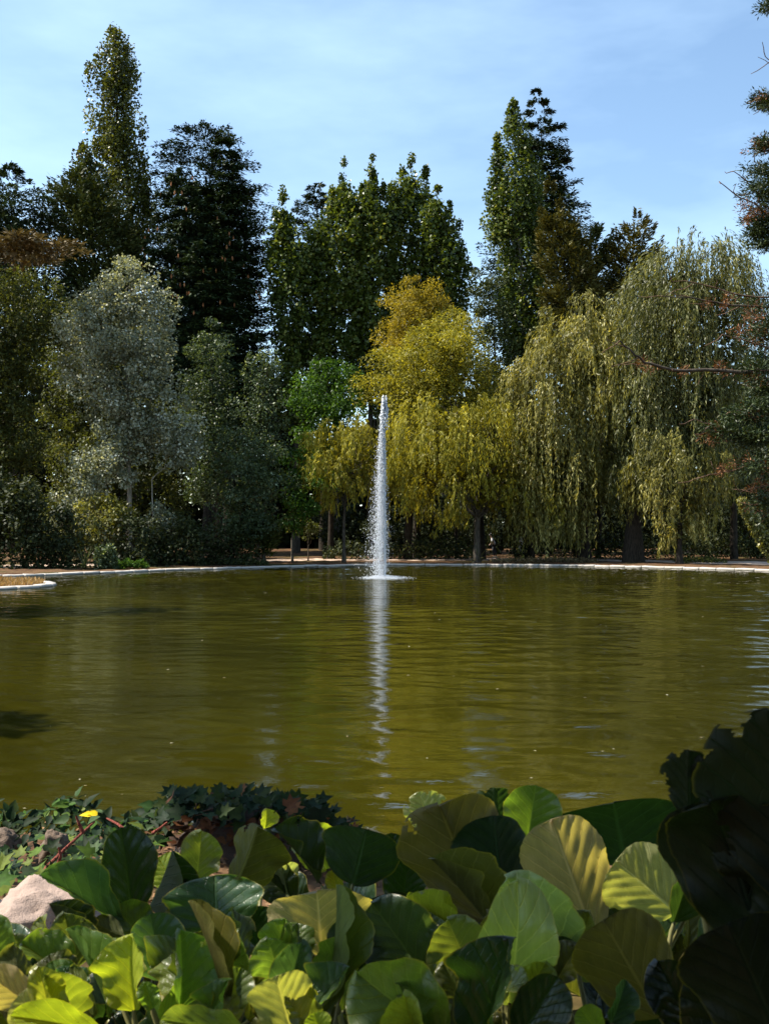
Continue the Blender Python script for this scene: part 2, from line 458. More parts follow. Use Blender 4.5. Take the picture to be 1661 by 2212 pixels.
# ------------------------------------------------------------------ kerb of stone blocks
def stone_mat(name, c0, c1, c2, scale=3):
    m, n, l = new_mat(name)
    out = n.new('ShaderNodeOutputMaterial'); p = n.new('ShaderNodeBsdfPrincipled'); p.inputs['Roughness'].default_value = 0.85
    p.inputs['Specular IOR Level'].default_value = 0.25
    t = n.new('ShaderNodeTexCoord'); oi = n.new('ShaderNodeObjectInfo')
    ad = N(n, 'ShaderNodeVectorMath', operation='ADD'); l.new(t.outputs['Object'], ad.inputs[0])
    sc = N(n, 'ShaderNodeVectorMath', operation='SCALE'); sc.inputs[0].default_value = (1, 1, 1); sc.inputs['Scale'].default_value = 40
    l.new(oi.outputs['Random'], sc.inputs['Scale'])
    l.new(sc.outputs[0], ad.inputs[1])
    nz = n.new('ShaderNodeTexNoise'); nz.inputs['Scale'].default_value = scale; nz.inputs['Detail'].default_value = 10; nz.inputs['Roughness'].default_value = 0.65
    n3 = n.new('ShaderNodeTexNoise'); n3.inputs['Scale'].default_value = scale * 14; n3.inputs['Detail'].default_value = 4
    l.new(ad.outputs[0], nz.inputs['Vector']); l.new(ad.outputs[0], n3.inputs['Vector'])
    mxf = math_node(n, l, 'MULTIPLY_ADD', n3.outputs['Fac'], 0.35, None)
    sm = math_node(n, l, 'MULTIPLY_ADD', nz.outputs['Fac'], 0.8, mxf)
    n.active = None
    l.new(ramp(n, l, sm, [(0.46, c0), (0.58, c1), (0.72, c2)]), p.inputs['Base Color'])
    if name == 'kerb_stone':       # dark olive tone towards the bottom of the block
        sz = n.new('ShaderNodeSeparateXYZ'); l.new(t.outputs['Object'], sz.inputs[0])
        mr = n.new('ShaderNodeMapRange'); mr.inputs['From Min'].default_value = 0.02; mr.inputs['From Max'].default_value = 0.13
        l.new(math_node(n, l, 'MULTIPLY_ADD', nz.outputs['Fac'], -.12, math_node(n, l, 'ADD', sz.outputs['Z'], .06)), mr.inputs['Value'])
        xx = n.new('ShaderNodeMix'); xx.data_type = 'RGBA'; xx.inputs[6].default_value = (.035, .032, .014, 1)
        l.new(mr.outputs[0], xx.inputs[0]); l.new(p.inputs['Base Color'].links[0].from_socket, xx.inputs[7]); l.new(xx.outputs[2], p.inputs['Base Color'])
    b = n.new('ShaderNodeBump'); b.inputs['Distance'].default_value = 0.03; b.inputs['Strength'].default_value = 0.6
    l.new(sm, b.inputs['Height']); l.new(b.outputs[0], p.inputs['Normal'])
    l.new(p.outputs[0], out.inputs[0])
    return m
M['kerb'] = stone_mat('kerb_stone', (0.10, 0.09, 0.07), (0.30, 0.27, 0.235), (0.42, 0.39, 0.35), 2.2)
M['granite'] = stone_mat('granite', (0.035, 0.018, 0.008), (0.12, 0.075, 0.05), (0.33, 0.245, 0.20), 17)
M['darkrock'] = stone_mat('dark_rock', (0.008, 0.007, 0.004), (0.022, 0.017, 0.012), (0.05, 0.035, 0.026), 5)
M['mossrock'] = stone_mat('mossy_rock', (0.02, 0.022, 0.008), (0.05, 0.035, 0.024), (0.12, 0.085, 0.06), 9)

def block_mesh(seed):
    r = random.Random(seed)
    w, d, h = 0.5, 0.2, 0.16
    V = []
    prof = [(-d, -1.9 * h), (-d, 0.45 * h), (-0.8 * d, h * 0.92), (0.8 * d, h), (d, 0.5 * h), (d, -1.9 * h)]
    xs = [-w * 0.985, -w * 0.94, -w * 0.3, w * 0.3, w * 0.94, w * 0.985]
    for i, x in enumerate(xs):
        e = 0.88 if i in (0, 5) else 1.0
        for (y, z) in prof:
            V.append((x + r.uniform(-.01, .01), y * e + r.uniform(-.014, .014), z * (e if z > 0 else 1) + r.uniform(-.012, .012)))
    Fc = []
    k = len(prof)
    for i in range(len(xs) - 1):
        for j in range(k - 1):
            a = i * k + j
            Fc.append((a, a + 1, a + k + 1, a + k))
    base = (0, 1, 4, 5); Fc.append((0, 5, 4, 1)); Fc.append((1, 4, 3, 2))
    o = (len(xs) - 1) * k
    Fc.append((o + 0, o + 1, o + 4, o + 5)); Fc.append((o + 1, o + 2, o + 3, o + 4))
    return mesh_np('kerb_block', np.array(V), np.array(Fc), M['kerb'])
BLOCKS = [block_mesh(i) for i in range(6)]
kerb = empty('pond_kerb', (0, 60, 0), kind='structure')
# walk the shore from the promontory round the far side
order = SH
i0 = int(np.argmin(np.hypot(order[:, 0] + 18, order[:, 1] - 36)))
i1 = int(np.argmin(np.hypot(order[:, 0] - 26, order[:, 1] - 45)))
walk = order[i0:i1 + 1]
seg = np.hypot(*np.diff(walk, axis=0).T); cum = np.concatenate([[0], np.cumsum(seg)])
s = 0.0; k = 0
while s < cum[-1] - 1.5:
    L = random.uniform(0.95, 1.55)
    a = np.array([np.interp(s, cum, walk[:, 0]), np.interp(s, cum, walk[:, 1])])
    c = np.array([np.interp(s + L, cum, walk[:, 0]), np.interp(s + L, cum, walk[:, 1])])
    mid = (a + c) / 2; ang = math.atan2(c[1] - a[1], c[0] - a[0])
    mw = Matrix.Translation((mid[0], mid[1], -0.035 + random.uniform(-.012, .02))) @ Matrix.Rotation(ang + random.uniform(-.03, .03), 4, 'Z') \
        @ Matrix.Rotation(random.uniform(-.015, .015), 4, 'Y') @ Matrix.Diagonal((np.linalg.norm(c - a) * 0.985, 1.0, 1.0, 1))
    place('kerb_stone', BLOCKS[k % 6], kerb, mw)
    s += L; k += 1

# ------------------------------------------------------------------ foliage generator
def unit(a):
    return a / (np.linalg.norm(a, axis=-1, keepdims=True) + 1e-9)

def leaf_cloud(P, D, Nn, L, Wd):
    """Diamond leaves: P base, D long axis, Nn rough normal, L length, Wd width."""
    D = unit(D)
    S = unit(np.cross(D, Nn))
    L = np.asarray(L)[:, None]; Wd = np.asarray(Wd)[:, None]
    Nn2 = unit(np.cross(S, D))
    a = P
    b = P + D * L * 0.45 + S * Wd * 0.5 + Nn2 * Wd * 0.12
    c = P + D * L
    d = P + D * L * 0.45 - S * Wd * 0.5 + Nn2 * Wd * 0.12
    V = np.stack([a, b, c, d], 1).reshape(-1, 3)
    return V

def cloud_mesh(name, chunks, mat):
    V = np.concatenate([c[0] for c in chunks]); T = np.concatenate([c[1] for c in chunks])
    k = len(V) // 4
    Fq = np.arange(4 * k).reshape(k, 4)
    return mesh_np(name, V, Fq, mat, tint=np.repeat(T, 4))

DENS = 1.02
class Profile:
    """Crown outline: rows (v, left u, right u) at distance d."""
    def __init__(self, rows, d, flat=0.85):
        rows = sorted(rows)
        v = np.array([r[0] for r in rows], float)
        self.z = (EYE - (v - HZ) / F * d)[::-1]
        self.xc = (((np.array([r[1] for r in rows]) + np.array([r[2] for r in rows])) / 2 - 830.5) / F * d)[::-1]
        self.r = ((np.array([r[2] for r in rows]) - np.array([r[1] for r in rows])) / 2 / F * d)[::-1]
        self.d = d; self.flat = flat; self.lobe = .12; self.ph = random.uniform(0, 6)
        self.area = sum((rows[i + 1][0] - rows[i][0]) * ((rows[i][2] - rows[i][1]) + (rows[i + 1][2] - rows[i + 1][1])) / 2 for i in range(len(rows) - 1)) / 4.68
        zz = np.linspace(self.z[0], self.z[-1], 200)
        rr = np.interp(zz, self.z, self.r) + 0.15
        c = np.cumsum(rr); self.cz = zz; self.cw = c / c[-1]
    def R(self, z): return np.interp(z, self.z, self.r)
    def X(self, z): return np.interp(z, self.z, self.xc)
    def sample(self, n, lo=0.55, hi=1.0, front=0.7):
        z = np.interp(rng.random(n), self.cw, self.cz)
        a = rng.uniform(0, 2 * math.pi, n)
        flip = (np.sin(a) > 0) & (rng.random(n) < (front - .5) * 2)
        a = np.where(flip, -a, a)
        rho = np.sqrt(rng.uniform(lo ** 2, hi ** 2, n))
        r = self.R(z) * (1 + self.lobe * (np.sin(2 * a + z * 1.1 + self.ph) * .5 + np.sin(5 * a - z * 2.3 + self.ph) * .5))
        return np.stack([self.X(z) + r * rho * np.cos(a), self.d + r * rho * np.sin(a) * self.flat, z], 1), np.stack([np.cos(a), np.sin(a), np.zeros(n)], 1)

def crown(kind, pr, dens=1.0, size=1.0, clump=None):
    """Leaves of a crown of the given habit inside the outline pr."""
    n = int(pr.area * 1.05 * dens * DENS * {'fir': 1.6, 'cedar': 1.6, 'cypress': 1.3, 'poplar': 1.2}.get(kind, 1))
    ch = []
    rmean = float(np.mean(pr.r))
    hgt = pr.z[-1] - pr.z[0]
    if kind in ('poplar', 'broad', 'silver', 'fluffy'):
        pr.lobe = .16 if kind == 'poplar' else .26
        per = {'poplar': 95, 'broad': 105, 'silver': 85, 'fluffy': 110}[kind]
        nc = max(12, n // per)
        rc = (clump or {'poplar': 0.55, 'broad': 0.8, 'silver': 0.7, 'fluffy': 0.8}[kind]) * .9
        Rt = np.maximum(pr.R, 0) if False else None
        C, Odir = pr.sample(nc, 0.25, 1.0)
        # pull clumps in so they end at the outline
        rr = np.maximum(pr.R(C[:, 2]), 0.2)
        shrink = np.clip(1 - rc * rng.uniform(-.15, 0.6, nc) / rr, 0.1, 1.1)
        xc = pr.X(C[:, 2])
        C[:, 0] = xc + (C[:, 0] - xc) * shrink
        C[:, 1] = pr.d + (C[:, 1] - pr.d) * shrink
        sz = rng.uniform(0.5, 1.45, nc) * rc * np.clip(rr / (rc * 2), 0.45, 1.2)
        idx = rng.integers(0, nc, n)
        q = unit(rng.normal(size=(n, 3)))
        rad = rng.uniform(0.45, 1.0, n) ** 0.5
        zst = {'poplar': 2.3, 'broad': 0.75, 'silver': 1.0, 'fluffy': 0.8}[kind]
        P = C[idx] + q * rad[:, None] * sz[idx][:, None] * np.array([1, 1, zst])
        P += rng.normal(scale=0.08, size=(n, 3))
        Nn = unit(q * 0.9 + rng.normal(size=(n, 3)) * 0.6 + np.array([0, 0, 0.35]))
        D = unit(rng.normal(size=(n, 3)) + np.array([0, 0, -0.5 if kind != 'poplar' else 0.3]) + q * .4)
        ls = {'poplar': 0.25, 'broad': 0.22, 'silver': 0.175, 'fluffy': 0.205}[kind] * size
        L = rng.uniform(0.7, 1.3, n) * ls; Wd = L * {'poplar': 0.85, 'broad': 0.6, 'silver': 0.8, 'fluffy': 0.4}[kind]
        ct = rng.random(nc)[idx]
        T = np.clip(0.45 * ct + 0.55 * rng.random(n) ** (1.2 if kind != 'silver' else 0.65), 0, 1)
        # some shoots reach beyond the crown
        ch.append((leaf_cloud(P, D, Nn, L, Wd), T))
    elif kind in ('fir', 'cedar', 'cypress'):
        per = {'fir': 95, 'cedar': 110, 'cypress': 70}[kind]
        nb = max(20, n // per)
        z = np.interp(rng.random(nb), pr.cw, pr.cz)
        if kind == 'fir':
            lev = np.linspace(pr.z[0], pr.z[-1], max(8, int(hgt / 1.0)))
            z = lev[np.argmin(np.abs(z[:, None] - lev[None]), 1)] + rng.normal(scale=0.12, size=nb)
        a = rng.uniform(0, 2 * math.pi, nb)
        a = np.where((np.sin(a) > 0) & (rng.random(nb) < 0.45), -a, a)
        Lb = np.maximum(pr.R(z), 0.25) * rng.uniform(0.78, 1.16, nb)
        O = np.stack([np.cos(a), np.sin(a) * pr.flat, np.zeros(nb)], 1)
        idx = rng.integers(0, nb, n)
        t = rng.uniform(0.12, 1.0, n) ** 0.6
        if kind == 'fir': curve = -0.10 * t ** 1.2 + 0.10 * t ** 4
        elif kind == 'cedar': curve = 0.22 * t - 0.10 * t ** 3
        else: curve = 0.55 * t ** 1.5
        wid = {'fir': 0.20, 'cedar': 0.24, 'cypress': 0.16}[kind]
        side = np.cross(O, [0, 0, 1.0])[idx]
        lat = rng.normal(size=n) * wid * Lb[idx] * (1.15 - t) + rng.normal(size=n) * .12
        P = np.stack([pr.X(z)[idx], np.full(n, pr.d), z[idx]], 1) + O[idx] * (t * Lb[idx])[:, None] + side * lat[:, None]
        P[:, 2] += curve * Lb[idx] + rng.normal(scale=0.10 if kind != 'cypress' else .22, size=n) - np.abs(lat) * 0.18
        sgn = np.sign(lat)[:, None]
        D = unit(O[idx] * 0.9 + side * sgn * 0.8 + rng.normal(size=(n, 3)) * 0.35 + np.array([0, 0, {'fir': -0.12, 'cedar': 0.05, 'cypress': 0.55}[kind]]))
        Nn = unit(np.array([0, 0, 1.0]) + rng.normal(size=(n, 3)) * (0.45 if kind != 'cypress' else 0.9))
        L = 1.18 * rng.uniform(0.6, 1.3, n) * {'fir': 0.34, 'cedar': 0.30, 'cypress': 0.34}[kind] * size
        Wd = L * rng.uniform(0.25, 0.42, n)
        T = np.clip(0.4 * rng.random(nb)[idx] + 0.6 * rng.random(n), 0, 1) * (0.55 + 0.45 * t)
        ch.append((leaf_cloud(P, D, Nn, L, Wd), T))
    elif kind == 'willow':
        # tresses: hanging curtains of strands that spring from one arching shoot
        SN, SL = 12, 24
        nt = max(14, int(n / (SN * SL)))
        pr.lobe = .22
        Tc, To = pr.sample(nt, 0.5, 1.0, .68)
        tl = rng.uniform(1.6, 4.6, nt) * float(np.clip(hgt / 13, 0.45, 1.25))
        ti = np.repeat(np.arange(nt), SN); ns = len(ti)
        spread = 0.42 * float(np.clip(rmean / 3, .5, 1.15))
        C = Tc[ti] + rng.normal(size=(ns, 3)) * np.array([spread, spread, .22])
        O = unit(To[ti] + rng.normal(size=(ns, 3)) * np.array([.5, .5, 0]))
        ln = tl[ti] * rng.uniform(.45, 1.1, ns)
        ln = np.minimum(ln, np.maximum(C[:, 2] - pr.z[0] + rng.uniform(-.3, .9, ns), 0.7))
        C[:, 2] -= .8 * np.linalg.norm(C[:, :2] - Tc[ti][:, :2], axis=1) ** 1.5
        idx = np.repeat(np.arange(ns), SL)
        t = np.tile(np.linspace(0, 1, SL), ns) + rng.normal(scale=0.012, size=ns * SL)
        n2 = len(idx); tt = np.clip(t, 0, 1)
        arch = 0.7 * (1 - np.exp(-5 * tt)) * np.clip(ln[idx] / 2.5, .4, 1)
        P = C[idx] + O[idx] * arch[:, None]
        P[:, 2] += 0.28 * np.sin(np.clip(t * 7, 0, math.pi)) - ln[idx] * tt
        P += rng.normal(scale=0.04, size=(n2, 3))
        sway = rng.uniform(-.15, .15, nt)[ti]
        P[:, 0] += sway[idx] * t * 1.8
        D = np.array([0, 0, -1.0]) + rng.normal(size=(n2, 3)) * 0.30 + O[idx] * np.where(t < 0.15, 1.1, 0.05)[:, None]
        Nn = unit(O[idx] + rng.normal(size=(n2, 3)) * 0.7 + np.array([0, 0, .2]))
        L = rng.uniform(0.7, 1.3, n2) * 0.30 * size
        Wd = L * 0.24
        T = np.clip(0.55 * rng.random(nt)[ti][idx] + 0.6 * rng.random(n2) - .12 * tt, 0, 1)
        ch.append((leaf_cloud(P, D, Nn, L, Wd), T))
    # inner leaves, larger and sparse, that close the heart of the crown
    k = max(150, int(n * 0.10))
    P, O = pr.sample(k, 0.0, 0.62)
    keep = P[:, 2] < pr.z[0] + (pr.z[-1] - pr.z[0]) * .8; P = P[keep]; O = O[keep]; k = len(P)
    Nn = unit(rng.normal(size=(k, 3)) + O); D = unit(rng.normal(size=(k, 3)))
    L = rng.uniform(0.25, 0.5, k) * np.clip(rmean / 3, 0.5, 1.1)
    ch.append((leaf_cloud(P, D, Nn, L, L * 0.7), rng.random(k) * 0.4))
    return ch

def make_tree(name, label, cat, d, rows, kind, mat, bark='bark', trunk_u=None, trunk_r=0.3, dens=1.0, size=1.0, group=None,
              lean=0.0, limbs=10, limb_r=0.35, flat=0.85, trunk_top=0.85, clump=None, extra=None, visible_trunk=None):
    pr = Profile(rows, d, flat)
    tu = trunk_u if trunk_u is not None else (rows[-1][1] + rows[-1][2]) / 2
    bx = (tu - 830.5) / F * d
    base = Vector((bx, d, gz(bx, d) - 0.05))
    root = empty(name, base, label, cat, group)
    ch = crown(kind, pr, dens, size, clump)
    if extra: ch += extra(pr)
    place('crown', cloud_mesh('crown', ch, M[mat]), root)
    tb = Tubes()
    ztop = pr.z[0] + (pr.z[-1] - pr.z[0]) * trunk_top
    n = 9
    pts = []; rad = []
    for i in range(n):
        t = i / (n - 1)
        z = base.z + (ztop - base.z) * t
        tx = pr.X(z) if z > pr.z[0] else bx
        k = sstep(0.15, 1.0, t)
        pts.append(Vector((bx + (float(tx) - bx) * float(k) + random.gauss(0, .06) * t, d + random.gauss(0, .08) * t + lean * t, z)))
        rad.append(trunk_r * (1 - 0.88 * t) * (1.35 if i == 0 else 1))
    tb.add(pts, rad, 9)
    place('trunk', tb.mesh('trunk', M[bark]), root)
    C, O = pr.sample(limbs, 0.35, 0.85)
    tb = Tubes()
    apart = bark == 'bark_pale' or trunk_r < .2
    for c in C:
        zz = max(base.z + 0.28 * (ztop - base.z), c[2] - random.uniform(.5, .9) * max(1.2, abs(pr.R(c[2]))) * (0.9 if kind != 'poplar' else 2.5))
        zz = min(zz, ztop * 0.95)
        i = int(np.clip((zz - base.z) / (ztop - base.z) * (n - 1), 0, n - 2))
        f = (zz - pts[i].z) / max(1e-3, (pts[i + 1].z - pts[i].z))
        st = pts[i].lerp(pts[i + 1], min(max(f, 0), 1))
        r0 = rad[i] * limb_r + 0.012
        if apart: tb = Tubes()
        tb.add(curve_pts(st, c, 6, 0.25, 0.07), [r0, r0 * .8, r0 * .62, r0 * .45, r0 * .3, r0 * .12], 5)
        if apart: place('branch', tb.mesh('branch', M[bark]), root)
    if not apart:
        place('branches', tb.mesh('branches', M[bark]), root)['kind'] = 'stuff'
    return root

# ================================================================== TREES, back row
make_tree('columnar_poplar', 'tallest tree of all, a narrow poplar spire', 'tree', 100,
          [(62, 244, 256), (85, 222, 278), (130, 205, 292), (190, 196, 305), (240, 192, 314), (300, 190, 318), (360, 200, 340), (420, 215, 350), (500, 225, 352), (600, 235, 350)],
          'poplar', 'poplar_dark', trunk_u=285, trunk_r=.5, dens=1.25, limbs=26, flat=.9)
make_tree('poplar_tree', 'shorter poplar shoot rising left of the tallest poplar spire', 'tree', 98,
          [(305, 176, 182), (330, 165, 200), (380, 158, 225), (440, 160, 235), (540, 165, 240)], 'poplar', 'poplar_dark', trunk_r=.25, limbs=8)
make_tree('cypress_tree', 'feathery green cypress in front of the tallest poplar', 'tree', 94,
          [(372, 150, 172), (410, 125, 215), (470, 108, 275), (540, 100, 300), (620, 120, 310), (720, 130, 320), (850, 140, 320)], 'cypress', 'cypress', trunk_r=.4, dens=1.25)
make_tree('cedar_tree', 'dark ragged spiky-topped cedar cut by the left edge of the picture', 'tree', 92,
          [(352, 14, 26), (385, -5, 52), (430, -50, 98), (490, -80, 150), (560, -100, 165), (640, -110, 180), (760, -110, 180), (900, -110, 170)], 'cedar', 'cedar', trunk_r=.5, dens=1.15)
make_tree('cedar_tree', 'broad flat-topped dark cedar right of the tallest poplar', 'tree', 101,
          [(290, 395, 500), (305, 352, 522), (350, 340, 540), (430, 330, 575), (520, 325, 585), (620, 320, 590), (760, 330, 590), (900, 340, 590)], 'cedar', 'conifer', trunk_r=.7, dens=1.0)
def cones(pr): return []
fir = make_tree('fir_tree', 'dark fir dotted with upright orange cones, in front of the flat-topped cedar', 'tree', 95,
          [(365, 372, 388), (400, 350, 430), (470, 330, 480), (540, 310, 520), (620, 300, 555), (700, 290, 570), (820, 310, 580), (950, 320, 580)], 'fir', 'conifer', trunk_r=.5, dens=1.1)
pr = Profile([(370, 372, 388), (400, 350, 430), (470, 330, 480), (540, 310, 520), (620, 300, 555), (700, 290, 560)], 95)
Cn, On = pr.sample(46, 0.95, 1.0, 1.0)
cv = []; 
for _ in range(3):
    k = len(Cn); ang = rng.uniform(0, 6, k)
    cv.append((leaf_cloud(Cn + np.array([0, 0, -.1]), np.tile([0, 0, 1.0], (k, 1)) + rng.normal(size=(k, 3)) * .05, np.stack([np.cos(ang), np.sin(ang), ang * 0], 1), np.full(k, .42), np.full(k, .17)), rng.random(k)))
place('cone', cloud_mesh('cones', cv, M['cone']), fir)['kind'] = 'stuff'
make_tree('fir_tree', 'dark pointed fir whose stepped right edge meets the middle poplars', 'tree', 98,
          [(284, 474, 480), (310, 458, 500), (360, 440, 522), (420, 420, 545), (470, 410, 575), (560, 400, 588), (680, 395, 592), (800, 395, 592), (900, 400, 590)], 'fir', 'conifer', trunk_r=.5, dens=1.1)
make_tree('cedar_tree', 'dark conifer tip just showing behind the middle poplars', 'tree', 106,
          [(378, 676, 684), (410, 660, 702), (440, 640, 725), (480, 635, 740), (560, 630, 760), (700, 640, 760)], 'cedar', 'conifer', trunk_r=.4, dens=.9)
PG = 'poplars in the middle of the far bank'
SPIRES = {640: [(607, 400), (592, 440)], 725: [(745, 348), (718, 398), (764, 420)], 800: [(803, 334), (828, 385), (784, 380)],
          885: [(870, 352), (890, 343), (919, 366), (846, 398)], 960: [(944, 394), (968, 436), (990, 462)]}
for (lab, rows, tu) in (
    ('leftmost and lowest-topped of the middle poplars, beside the dark fir', [(405, 603, 611), (440, 585, 628), (500, 572, 645), (580, 578, 690), (680, 582, 700), (800, 600, 690), (900, 610, 700)], 640),
    ('second middle poplar from the left, with a rounded green top', [(355, 738, 750), (400, 712, 772), (450, 690, 800), (520, 640, 812), (620, 640, 800), (740, 645, 800), (880, 660, 790)], 725),
    ('tallest of the middle poplars, with a leafy spire', [(340, 798, 808), (370, 778, 832), (420, 760, 855), (500, 748, 865), (600, 755, 850), (720, 755, 850), (860, 760, 850)], 800),
    ('fourth middle poplar, with a twin leafy top', [(350, 870, 892), (380, 845, 925), (430, 828, 952), (500, 818, 965), (600, 825, 955), (720, 825, 950), (860, 830, 940)], 885),
    ('outermost right of the middle poplars, leaning outwards over the golden willow', [(398, 928, 946), (440, 905, 978), (500, 895, 1000), (560, 920, 1008), (620, 930, 1014), (700, 930, 1012), (820, 920, 1000)], 960)):
    rows = [(v + (44, 40, 30, 6)[min(k_, 3)], a, b) for k_, (v, a, b) in enumerate(rows)]
    def shoots(pr, tu=tu):
        out = []
        for (u_, v_) in SPIRES[tu]:
            out += crown('poplar', Profile([(v_, u_ - 3, u_ + 3), (v_ + 22, u_ - 8, u_ + 7), (v_ + 55, u_ - 14, u_ + 13), (v_ + 120, u_ - 20, u_ + 20)], pr.d), 1.0, .9, .42)
        return out
    make_tree('poplar_tree', lab, 'tree', 97 + random.uniform(-2, 2), rows, 'poplar', 'poplar', extra=shoots, bark='bark_grey', trunk_u=tu, trunk_r=.3, dens=1.15, size=1.25, group=PG, limbs=16)
make_tree('fir_tree', 'tall dark fir with shelving branches behind the right-hand poplar', 'tree', 103,
          [(198, 1154, 1162), (225, 1138, 1182), (262, 1125, 1212), (310, 1120, 1222), (360, 1110, 1240), (420, 1090, 1245), (462, 1060, 1278), (500, 1040, 1275), (560, 1030, 1305), (640, 1020, 1310), (760, 1030, 1310)], 'fir', 'conifer', trunk_r=.5, dens=1.05)
make_tree('columnar_poplar', 'slender poplar spire on the right, in front of the tall fir', 'tree', 96,
          [(220, 1104, 1112), (255, 1092, 1126), (310, 1080, 1142), (380, 1066, 1165), (450, 1050, 1175), (520, 1060, 1180), (600, 1068, 1190), (700, 1075, 1190), (790, 1090, 1180)], 'poplar', 'poplar', bark='bark_pale', trunk_u=1128, trunk_r=.3, dens=1.3, limbs=24)
make_tree('poplar_tree', 'thin poplar side spire clinging to the left of the right-hand poplar', 'tree', 96,
          [(290, 1070, 1077), (325, 1063, 1084), (400, 1052, 1090), (450, 1045, 1092), (520, 1052, 1095)], 'poplar', 'poplar', trunk_r=.15, limbs=5, trunk_u=1110)
make_tree('cypress_tree', 'olive drooping cypress between the right-hand poplar and the weeping willow', 'tree', 92,
          [(400, 1182, 1192), (450, 1168, 1215), (520, 1160, 1250), (600, 1160, 1290), (700, 1170, 1310), (820, 1180, 1310)], 'cypress', 'cypress_gold', trunk_r=.35, dens=1.1)
make_tree('cypress_tree', 'low dark green cypress filling the gap left of the pointed olive cypress', 'tree', 96,
          [(500, 1255, 1285), (530, 1235, 1318), (600, 1225, 1330), (720, 1230, 1340), (900, 1240, 1350)], 'cypress', 'cypress', trunk_r=.35, dens=1.1)
make_tree('cypress_tree', 'pointed olive cypress rising behind the weeping willows', 'tree', 95,
          [(462, 1368, 1378), (495, 1348, 1402), (530, 1318, 1418), (600, 1300, 1430), (700, 1295, 1440), (900, 1300, 1460)], 'cypress', 'cypress_gold', trunk_r=.35, dens=1.1)
make_tree('leafy_tree', 'low dark green tree between the golden willow and the right-hand poplar', 'tree', 93,
          [(590, 1030, 1070), (630, 1010, 1100), (700, 1005, 1120), (800, 1010, 1130), (900, 1020, 1130)], 'broad', 'cypress', trunk_r=.25)

# ================================================================== TREES, middle row
make_tree('leafy_tree', 'olive green broadleaf tree on the far left, under the ragged cedar', 'tree', 72,
          [(585, -40, 60), (620, -90, 120), (700, -110, 145), (790, -100, 120), (860, -100, 90), (960, -110, 110), (1050, -110, 90), (1120, -100, 60)], 'broad', 'olive', trunk_r=.35, dens=1.05)
make_tree('leafy_tree', 'dark mixed broadleaf tree behind the silver tree, left of its trunk', 'tree', 82,
          [(660, 130, 200), (700, 80, 240), (800, 60, 300), (900, 60, 420), (1000, 70, 440), (1100, 70, 440), (1200, 80, 430)], 'broad', 'olive', trunk_r=.3, dens=.9)
make_tree('silver_poplar', 'silver-white leaved poplar with a pale trunk on the left of the far bank', 'tree', 70,
          [(550, 262, 278), (575, 235, 315), (620, 195, 352), (670, 165, 375), (720, 130, 400), (790, 128, 405), (850, 150, 405), (900, 190, 400), (940, 215, 380), (985, 200, 330), (1010, 240, 310)],
          'silver', 'silver', bark='bark_pale', trunk_u=280, trunk_r=.19, dens=1.15, size=1.0, limbs=34, limb_r=.4, clump=.6)
def bough(name, label, d, rows, kind, mat, cat='shrub', **kw):
    return make_tree(name, label, cat, d, rows, kind, mat, **kw)
bough('silver_poplar', 'smaller silver sapling glittering low to the right of the pale trunk', 69,
      [(905, 385, 425), (925, 350, 445), (965, 340, 440), (1010, 350, 420)], 'silver', 'silver', cat='tree', bark='bark_pale', trunk_u=330, trunk_r=.06, dens=1.1, limbs=8, clump=.5)
bough('silver_poplar', 'low silver grey bush spreading left beneath the pale-trunked poplar', 68.5,
      [(960, 200, 290), (1000, 150, 320), (1060, 130, 260), (1110, 110, 230), (1130, 110, 180)], 'silver', 'silver', cat='tree', bark='bark_pale', trunk_u=240, trunk_r=.06, dens=.8, limbs=12, clump=.55)
bough('silver_poplar', 'lowest silver grey sapling close above the waterside undergrowth', 68,
      [(1085, 335, 370), (1110, 310, 385), (1150, 315, 380)], 'silver', 'silver', cat='tree', bark='bark_grey', trunk_u=345, trunk_r=.04, dens=.9, limbs=6, clump=.4)
make_tree('poplar_tree', 'grey green young poplar right of the silver tree', 'tree', 75,
          [(695, 445, 465), (720, 425, 500), (790, 400, 515), (880, 395, 520), (980, 400, 525), (1080, 410, 530)], 'broad', 'greygreen', bark='bark_grey', trunk_r=.16, dens=1.15, size=.85, limbs=12, clump=.8)
make_tree('poplar_tree', 'grey green tree with a bare brown stem beside the bright green tree', 'tree', 74,
          [(760, 590, 620), (775, 525, 640), (830, 512, 632), (900, 515, 620), (980, 520, 625)], 'broad', 'greygreen', bark='bark_grey', trunk_u=556, trunk_r=.15, dens=.85, size=.85, limbs=14, clump=.75)
make_tree('leafy_tree', 'grey green thicket tree hanging low towards the water left of the saplings', 'tree', 71,
          [(930, 470, 520), (960, 445, 600), (1010, 430, 650), (1070, 430, 640), (1120, 450, 610), (1160, 470, 590)], 'broad', 'greygreen', bark='bark_grey', trunk_u=570, trunk_r=.13, dens=1.0, size=.85, clump=.8)
make_tree('leafy_tree', 'rounded bright green tree left of the golden willow', 'tree', 82,
          [(782, 690, 720), (800, 650, 770), (840, 628, 785), (890, 622, 790), (940, 630, 790), (1050, 640, 790)], 'broad', 'green', trunk_r=.25, dens=1.2, clump=.8)
make_tree('leafy_tree', 'small fresh green tree above the two thin saplings', 'tree', 73.5,
          [(970, 600, 640), (990, 585, 680), (1040, 600, 690), (1100, 605, 690), (1140, 615, 680)], 'broad', 'green', trunk_u=632, trunk_r=.07, bark='bark_grey', dens=.8, clump=.6)
make_tree('golden_willow', 'amber-topped golden willow, the yellowest tree on the far bank', 'tree', 84,
          [(598, 885, 915), (615, 845, 950), (650, 825, 968), (700, 818, 970), (740, 800, 975), (780, 790, 985)], 'fluffy', 'goldtop', trunk_u=900, trunk_r=.3, dens=1.8, size=1.0, clump=.7, limbs=20)
